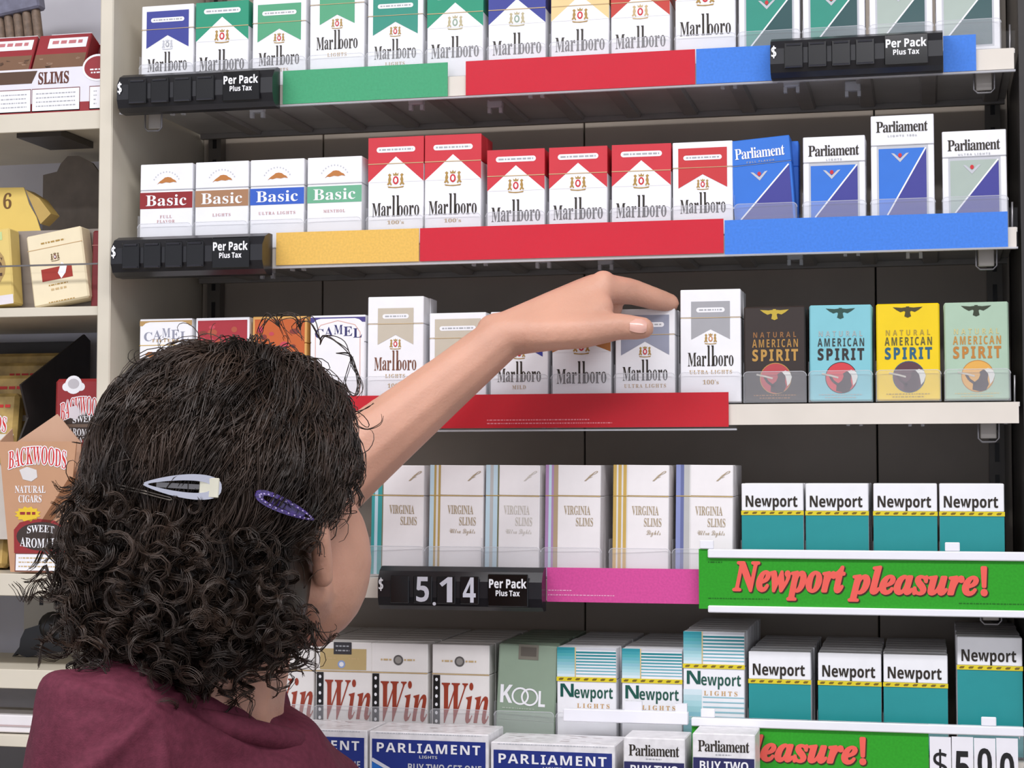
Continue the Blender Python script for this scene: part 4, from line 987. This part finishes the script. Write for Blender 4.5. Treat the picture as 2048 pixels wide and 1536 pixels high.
# thumbnail and index nail
NAIL = mat((226, 176, 160), rough=.25, noise=.02, coat=.4, name='nail')
def nail(c, along, nrm, l, w, name):
    along = along.normalized(); nrm = (nrm - along * nrm.dot(along)).normalized(); sd = along.cross(nrm)
    m = MB(); m.smooth = True; v = []; f = []
    nu, nv = 7, 7
    for i in range(nu):
        for j in range(nv):
            a = -1 + 2 * i / (nu - 1); b = -1 + 2 * j / (nv - 1); q = (1 - .25 * max(0, -a) ** 2 - .35 * max(0, a) ** 4)
            v.append(c + along * a * l / 2 + sd * b * w / 2 * q - nrm * (b * b * .0022 + .0012 * max(0, a) ** 2))
    for i in range(nu - 1):
        for j in range(nv - 1): f.append((i * nv + j, i * nv + j + 1, (i + 1) * nv + j + 1, (i + 1) * nv + j))
    m.add(v, f, NAIL); o = m.link(name, person); return o
nail(V(-.2365, -.0648, 1.5740), V(.020, .005, -.0013), V(.15, -1, .25), .0145, .0125, 'thumbnail')
# eyes
for s in (-1, 1):
    m = MB(); m.smooth = True
    rings = [[hp(s * .031 + .0115 * math.cos(-PI / 2 + PI * i / 8) * math.cos(b), .070 + .0115 * math.cos(-PI / 2 + PI * i / 8) * math.sin(b), -.006 + .0115 * math.sin(-PI / 2 + PI * i / 8)) for b in [2 * PI * k / 12 for k in range(12)]] for i in range(9)]
    m.add([p for q in rings for p in q], [(i * 12 + k, i * 12 + (k + 1) % 12, (i + 1) * 12 + (k + 1) % 12, (i + 1) * 12 + k) for i in range(8) for k in range(12)], mat((236, 232, 228), rough=.2)); m.link('eye', person)

# shirt
MAROON = mat((98, 42, 58), rough=.8, noise=.10, scale=240., bump=.35, bscale=900., spec=.2, name='maroon_knit')
bm = bmesh.new()
hull(bm, [(neck_base + V(-.004, -.006, -.022), .060), (Lsh + V(0, 0, -.008), .055), (V(-.49, -.40, 1.18), .10)])
hull(bm, [(neck_base + V(.004, .006, -.034), .058), (Rsh, .052), (V(-.452, -.36, 1.1950), .050), (V(-.49, -.40, 1.16), .10)])
rounded(bm, V(-.49, -.40, 1.17), .135, V(-.49, -.41, .93), .138); blob(bm, V(-.50, -.45, 1.17), (.11, .09, .12))
rounded(bm, Rsh, .054, Rsh.lerp(elbow, .3), .050); rounded(bm, Lsh, .057, Lsh.lerp(le, .5), .060)
def shirt_post(me):
    n = len(me.vertices); co = np.empty(n * 3); me.vertices.foreach_get('co', co); co = co.reshape(-1, 3)
    no = np.empty(n * 3); me.vertices.foreach_get('normal', no); no = no.reshape(-1, 3)
    L = np.array(Lsh); rel = co - (L + np.array([.04, -.02, .03])); ang = np.arctan2(rel[:, 0] * .93 + rel[:, 1] * .37, -rel[:, 2]); rad = np.linalg.norm(rel, axis=1)
    d = .008 * np.maximum(0, np.sin(ang * 7 + 1.2 * np.sin(rad * 30))) ** 2 * np.clip(rad / .06, 0, 1) * np.clip((.32 - rad) / .2, 0, 1)
    d += .0014 * np.sin(co[:, 2] * 70 + co[:, 0] * 40) * np.sin(co[:, 0] * 55 + co[:, 1] * 48)
    co += no * d[:, None]; me.vertices.foreach_set('co', co.ravel())
fuse(bm, 'shirt', .0045, 10, MAROON, person, shirt_post)
m = MB(); m.smooth = True; cc = neck_base + V(.002, .004, -.012)
m.tube([cc + V(.064 * math.cos(a), .064 * math.sin(a), -.010 * math.cos(a) - .016 * math.sin(a)) for a in [2 * PI * k / 40 for k in range(40)]], .0085, MAROON, 10, True); m.link('collar', person)
# trousers and shoes
bm = bmesh.new(); DEN = mat((44, 48, 66), rough=.8, noise=.1, scale=200.)
blob(bm, V(-.49, -.41, .90), (.16, .13, .12))
for s in (-1, 1):
    rounded(bm, V(-.49 + s * .075, -.41, .86), .085, V(-.49 + s * .085, -.40, .48), .062); rounded(bm, V(-.49 + s * .085, -.40, .48), .062, V(-.49 + s * .09, -.41, .09), .048)
fuse(bm, 'trousers', .012, 6, DEN, person)
for s in (-1, 1):
    bm = bmesh.new(); hull(bm, [(V(-.49 + s * .09, -.43, .035), .034), (V(-.49 + s * .095, -.30, .026), .025), (V(-.49 + s * .09, -.42, .085), .035)]); fuse(bm, 'shoe', .01, 4, BLACKP, person)

# hair: scalp volume plus combed locks above and ringlets below
HAIRM = mat((58, 44, 35), rough=.42, noise=.35, scale=35., spec=.45, name='dark_brown_hair')
LV = V(.93, .3676, 0); BK = V(.3676, -.93, 0)       # sideways and backward axes of the hair mass
ELL = [(hp(0, -.012, .015), (HR, HF, HU), (.078, .096, .084)), (HC + LV * -.028 + BK * .030 + HU * -.050, (LV, BK, HU), (.082, .072, .082)), (HC + LV * -.015 + BK * .035 + HU * .005, (LV, BK, HU), (.078, .066, .075))]
bm = bmesh.new()
for c, ax, r in ELL:
    blob(bm, c, [q - .004 for q in r], Matrix(((ax[0].x, ax[1].x, ax[2].x, 0), (ax[0].y, ax[1].y, ax[2].y, 0), (ax[0].z, ax[1].z, ax[2].z, 0), (0, 0, 0, 1))))
cap = fuse(bm, 'hair_mass', .005, 4, HAIRM, person)
rng = np.random.default_rng(11)
strands = []          # lists of 3D points
Ec = [np.array(c) for c, _, _ in ELL]; Ea = [np.array([list(a) for a in ax]) for _, ax, _ in ELL]; Er = [np.array(r) for _, _, r in ELL]
def field(p, k): return np.linalg.norm(((p - Ec[k]) @ Ea[k].T) / Er[k])
def push(p, off):
    """move a point out to the hair surface plus an offset in metres"""
    best = None
    for k in range(3):
        f = field(p, k)
        if best is None or f < best[0]: best = (f, k)
    k = best[1]; l = (p - Ec[k]) @ Ea[k].T; n = l / Er[k] ** 2; n /= np.linalg.norm(n) + 1e-9
    s = l / max(1e-6, np.linalg.norm(l / Er[k]))
    return Ec[k] + (s + n * off) @ Ea[k], n @ Ea[k]
hc = np.array(HC); hr = np.array(HR); hf = np.array(HF); lv = np.array(LV); bk = np.array(BK)
def is_face(p):
    q = p - hc; r, f, u = q @ hr, q @ hf, q[2]
    return (f > .030 and u < .045 and abs(r) < .09) or (f > -.002 and u < -.012 and r > 0) or (f > .06 and u < .07) or (r > .055 and -.066 < u < -.026 and f > -.034)
UP = np.array([0, 0, 1.])
crown = hc + hf * .01 + UP * .11
nl = 0
while nl < 620:                      # combed upper locks
    th = rng.uniform(0, 2 * PI); cz = rng.uniform(-.25, 1); sr = math.sqrt(1 - cz * cz)
    p0, n0 = push(hc + hr * .06 * sr * math.cos(th) + hf * .07 * sr * math.sin(th) + UP * (.022 + .075 * cz), .001)
    if is_face(p0): continue
    nl += 1
    wv = rng.uniform(.0015, .0075); fr = rng.uniform(50, 150); ph = rng.uniform(0, 6.28); steps = int(rng.uniform(9, 17)); lift = rng.uniform(.0005, .010); sway = rng.normal(0, .35)
    path = []; p = p0; n = n0
    for i in range(steps):
        d = (p - crown); d = d - n * (d @ n); d += -.02 * UP + .012 * bk + lv * sway * .02; d /= np.linalg.norm(d) + 1e-9
        sd = np.cross(d, n); path.append((p, n, sd)); p, n = push(p + d * .0062, 0.0)
        if is_face(p): break
    if len(path) < 4: continue
    for k in range(11):
        a, b = rng.normal(0, .0030), abs(rng.normal(0, .0016)); jit = rng.normal(0, .5); e = rng.uniform(.75, 1)
        q = []
        for i, (p, n, sd) in enumerate(path[:max(4, int(len(path) * e))]):
            t = i / len(path); w = wv * math.sin(fr * i * .0062 + ph + jit) * min(1, i / 3)
            q.append(p + sd * (a * (1 + .6 * t) + w) + n * (b + lift * math.sin(PI * min(1, t * 1.1)) + .6 * wv * math.cos(fr * i * .0062 + ph + jit) * min(1, i / 3)))
        strands.append(q)
nl = 0
while nl < 1150:                      # ringlets
    d = rng.normal(0, 1, 3); d /= np.linalg.norm(d)
    k = 1 if rng.random() < .7 else 2
    l = d * Er[k]; p = Ec[k] + l @ Ea[k]
    if d[1] < -.55 or (k == 2 and d[2] > -.15): continue
    u = p[2] - hc[2]
    if u > -.005 and k == 2: continue
    if is_face(p): continue
    o = False
    nl += 1
    n = (d / Er[k]) @ Ea[k]; n /= np.linalg.norm(n)
    ax = n * rng.uniform(.1, .9) + UP * rng.uniform(-.9, .15) + rng.normal(0, .45, 3); ax /= np.linalg.norm(ax)
    a1 = np.cross(ax, rng.normal(0, 1, 3)); a1 /= np.linalg.norm(a1); a2 = np.cross(ax, a1)
    R0 = rng.uniform(.0045, .0105); turns = rng.uniform(1.2, 2.6); ln = rng.uniform(.018, .045); ph = rng.uniform(0, 6.28); sgn = rng.choice([-1, 1])
    base = p - n * rng.uniform(.004, .016)
    for s in range(8):
        N = 18; jr = rng.normal(0, .0010); jp = rng.normal(0, .16); ja = rng.normal(0, .0014); q = []
        for i in range(N):
            t = i / (N - 1); R = (R0 + jr) * (1 - .25 * t) * min(1, .35 + t * 3); ang = ph + jp + sgn * turns * 2 * PI * t
            q.append(base + ax * (ln * t + ja) + a1 * R * math.cos(ang) + a2 * R * math.sin(ang))
        if any(is_face(x) or ((x - hc) @ lv > .008 and x[2] - hc[2] < -.118) for x in q[::4]): continue
        strands.append(q)
# stray curls standing off the head
def cw(x, z, y=-.40): return np.array([x, y, z])
def stray(p0, pts, n=3, sp=.0008):
    for k in range(n):
        ctrl = [np.array(p0)] + [np.array(q) + rng.normal(0, sp, 3) for q in pts]; q = []
        for i in range(len(ctrl) - 1):
            a = ctrl[max(0, i - 1)]; b = ctrl[i]; c = ctrl[i + 1]; d = ctrl[min(len(ctrl) - 1, i + 2)]
            for j in range(5):
                t = j / 5; q.append(.5 * ((2 * b) + (c - a) * t + (2 * a - 5 * b + 4 * c - d) * t * t + (3 * b - a - 3 * c + d) * t ** 3))
        q.append(ctrl[-1]); strands.append(q)
STRAYS = [([(-0.4022, -0.4, 1.5366), (-0.3968, -0.4, 1.5433), (-0.3843, -0.4, 1.5346), (-0.379, -0.4, 1.5226), (-0.3729, -0.4, 1.5107), (-0.375, -0.4, 1.5023)], 4, 0.0012), ([(-0.3907, -0.4, 1.5309), (-0.3808, -0.4, 1.5288), (-0.3754, -0.4, 1.5175), (-0.3743, -0.4, 1.5057), (-0.3785, -0.4, 1.5023), (-0.3828, -0.4, 1.5108), (-0.3818, -0.4, 1.521), (-0.3786, -0.4, 1.5287)], 3, 0.001), ([(-0.3937, -0.36, 1.4936), (-0.3908, -0.36, 1.4884), (-0.3893, -0.36, 1.4838), (-0.3809, -0.36, 1.4806), (-0.3718, -0.36, 1.4844), (-0.3696, -0.36, 1.49)], 2, 0.0006), ([(-0.3937, -0.36, 1.4919), (-0.3882, -0.36, 1.4915), (-0.3809, -0.36, 1.4953), (-0.3762, -0.36, 1.4977)], 2, 0.0006), ([(-0.4221, -0.42, 1.3204), (-0.4133, -0.42, 1.3222), (-0.4063, -0.42, 1.3264), (-0.4038, -0.42, 1.3241), (-0.4115, -0.42, 1.3196), (-0.4178, -0.42, 1.3195)], 4, 0.001), ([(-0.4288, -0.43, 1.3196), (-0.4225, -0.43, 1.3165), (-0.4183, -0.43, 1.3101), (-0.421, -0.43, 1.3034), (-0.4287, -0.43, 1.3016)], 3, 0.001), ([(-0.4976, -0.44, 1.532), (-0.5019, -0.44, 1.5314), (-0.504, -0.44, 1.528), (-0.4993, -0.44, 1.5266), (-0.4939, -0.44, 1.5286)], 3, 0.0008), ([(-0.5315, -0.44, 1.4937), (-0.5388, -0.44, 1.4938), (-0.5432, -0.44, 1.4928)], 2, 0.0006), ([(-0.431, -0.4, 1.549), (-0.4383, -0.4, 1.557), (-0.4455, -0.4, 1.5493), (-0.4425, -0.4, 1.5406)], 5, 0.002), ([(-0.4166, -0.4, 1.547), (-0.4202, -0.4, 1.5574), (-0.431, -0.4, 1.5542), (-0.4256, -0.4, 1.5445)], 5, 0.002), ([(-0.4022, -0.4, 1.54), (-0.4094, -0.4, 1.5537), (-0.4166, -0.4, 1.5488), (-0.4129, -0.4, 1.5384)], 4, 0.002)]
for st, nn, sp in STRAYS: stray(st[0], st[1:], nn, sp)
for i in range(90):                  # frizz along the outline
    th = rng.uniform(0, 2 * PI); k = rng.choice([0, 1]); e = lv * math.cos(th) * Er[k][0] + UP * math.sin(th) * Er[k][2] + bk * rng.uniform(-.02, .05)
    p, n = push(Ec[k] + e, .0)
    if is_face(p): continue
    R = rng.uniform(.004, .011); a1 = np.cross(n, rng.normal(0, 1, 3)); a1 /= np.linalg.norm(a1); tn = rng.uniform(.7, 1.8) * rng.choice([-1, 1]); h = rng.uniform(.008, .02)
    strands.append([p + n * (h * math.sin(PI * .5 * t) + R * .6 * math.sin(tn * 2 * PI * t)) + a1 * (R * math.cos(tn * 2 * PI * t) - R) for t in np.linspace(0, 1, 14)])
def strand_mesh(sts, r0):
    V_, F_ = [], []; o = 0
    for q in sts:
        q = np.asarray(q); N = len(q); t = np.gradient(q, axis=0); t /= np.linalg.norm(t, axis=1)[:, None] + 1e-9
        ref = np.array([.31, .52, .79]); u = np.cross(t, ref); u /= np.linalg.norm(u, axis=1)[:, None] + 1e-9; w = np.cross(t, u)
        r = r0 * (1 - .6 * np.linspace(0, 1, N) ** 3); ring = np.stack([q + (u * math.cos(a) + w * math.sin(a)) * r[:, None] for a in (0, 2 * PI / 3, 4 * PI / 3)], 1)
        V_.append(ring.reshape(-1, 3)); i = np.arange(N - 1)[:, None] * 3 + o
        for k in range(3): l = (k + 1) % 3; F_.append(np.concatenate([i + k, i + l, i + 3 + l, i + 3 + k], 1))
        o += N * 3
    v = np.concatenate(V_); f = np.concatenate(F_).astype(np.int32)
    me = bpy.data.meshes.new('hair'); me.vertices.add(len(v)); me.vertices.foreach_set('co', v.ravel())
    me.loops.add(len(f) * 4); me.loops.foreach_set('vertex_index', f.ravel()); me.polygons.add(len(f))
    me.polygons.foreach_set('loop_start', np.arange(len(f), dtype=np.int32) * 4); me.polygons.foreach_set('loop_total', np.full(len(f), 4, dtype=np.int32))
    me.polygons.foreach_set('use_smooth', np.ones(len(f), dtype=bool)); me.update(); me.validate(); return me
me = strand_mesh(strands, .00042); me.materials.append(HAIRM)
ho = bpy.data.objects.new('hair_curls', me); COL.objects.link(ho); ho.parent = person; ho['kind'] = 'stuff'

# hair clips
def clip_frame(origin, along, nrm):
    along = Vector(along).normalized(); nrm = Vector(nrm); nrm = (nrm - along * nrm.dot(along)).normalized(); sd = nrm.cross(along)
    o = Matrix(((along.x, sd.x, nrm.x, origin[0]), (along.y, sd.y, nrm.y, origin[1]), (along.z, sd.z, nrm.z, origin[2]), (0, 0, 0, 1))); return o
def flat_ring(m, outer, inner, z0, z1, material, curve):
    n = len(outer); v = []
    for z in (z0, z1):
        for P in (outer, inner): v += [(x, y, z - curve * x * x) for x, y in P]
    f = []
    for i in range(n):
        j = (i + 1) % n
        f += [(2 * n + i, 2 * n + j, 3 * n + j, 3 * n + i), (i, n + i, n + j, j), (i, j, 2 * n + j, 2 * n + i), (n + i, 3 * n + i, 3 * n + j, n + j)]
    m.add(v, f, material)
def teardrop(L, W0, W1, n=40, inset=0.0):
    P = []
    for i in range(n):
        a = 2 * PI * i / n; x = math.cos(a); y = math.sin(a); t = (x + 1) / 2; w = (W0 + (W1 - W0) * (t ** .7))
        P.append((x * (L / 2 - inset), (1 if y >= 0 else -1) * abs(y) ** .75 * max(.0004, w / 2 - inset)))
    return P
CHROME = mat((214, 214, 222), rough=.18, metal=1.0, noise=.02, name='polished_silver')
SPOT = {'silver': ((-0.4522, -0.5154, 1.4416), (0.0443, 0.0071, -0.0025), (0.4807, -1.7206, 0.0271)), 'purple': ((-0.3949, -0.484, 1.4283), (-0.0263, -0.0335, 0.0169), (1.0079, -1.4208, -0.1066)), 'pin': ((-0.478, -0.5132, 1.4375), (0.0384, -0.0047, -0.008), (0.2251, -1.7216, -0.0146))}
t = thing('hair_clip', 'silver snap clip fastened at the back of the curly hair', 'hair clip'); t.matrix_world = clip_frame(*SPOT['silver'])
m = MB(); m.smooth = False; flat_ring(m, teardrop(.050, .004, .0205), [(x * .80 - .0015, y * .48) for x, y in teardrop(.050, .004, .0205)], 0, .0012, CHROME, 4.5); m.link('frame', t)
m = MB(); m.box(.011, .0235, -.0062, .0062, -.0014, -.0002, mat((226, 222, 200), rough=.3, metal=.6), .0005); m.link('clasp_plate', t)
m = MB(); m.box(-.016, .012, -.0016, .0016, -.0012, -.0004, mat((120, 118, 118), rough=.3, metal=.9)); m.link('tongue', t)
PUR = mat((72, 50, 128), rough=.15, noise=.4, scale=700., coat=.8, name='purple_glitter')
t = thing('hair_clip', 'glittery purple snap clip in the hair, right of the silver clip', 'hair clip'); t.matrix_world = clip_frame(*SPOT['purple'])
m = MB(); flat_ring(m, teardrop(.046, .004, .0125), [(x * .82 - .001, y * .45) for x, y in teardrop(.046, .004, .0125)], 0, .0012, PUR, 4.5); m.link('frame', t)
m = MB(); m.box(-.015, .012, -.0018, .0018, -.0012, -.0004, PUR); m.link('tongue', t)
m = MB()
for k in range(26):
    a = 2 * PI * k / 26; x, y = .0205 * math.cos(a), .0042 * math.sin(a) * (.5 + .5 * (math.cos(a) + 1) / 2) ; m.box(x - .0004, x + .0004, y - .0004, y + .0004, .0011 - 4.5 * x * x, .0018 - 4.5 * x * x, mat((206, 190, 236), rough=.1))
m.link('glitter', t)['kind'] = 'stuff'
t = thing('hair_pin', 'thin dark bobby pin left of the silver hair clip', 'hair pin'); t.matrix_world = clip_frame(*SPOT['pin'])
m = MB(); m.smooth = True; m.tube([(-.02, .0008, 0), (0, .001, .0006), (.019, .0008, .0002), (.0205, 0, 0), (.019, -.0008, 0), (0, -.0006, .0006), (-.018, -.0012, 0)], .0006, mat((120, 112, 104), rough=.3, metal=.8), 6); m.link('wire', t)
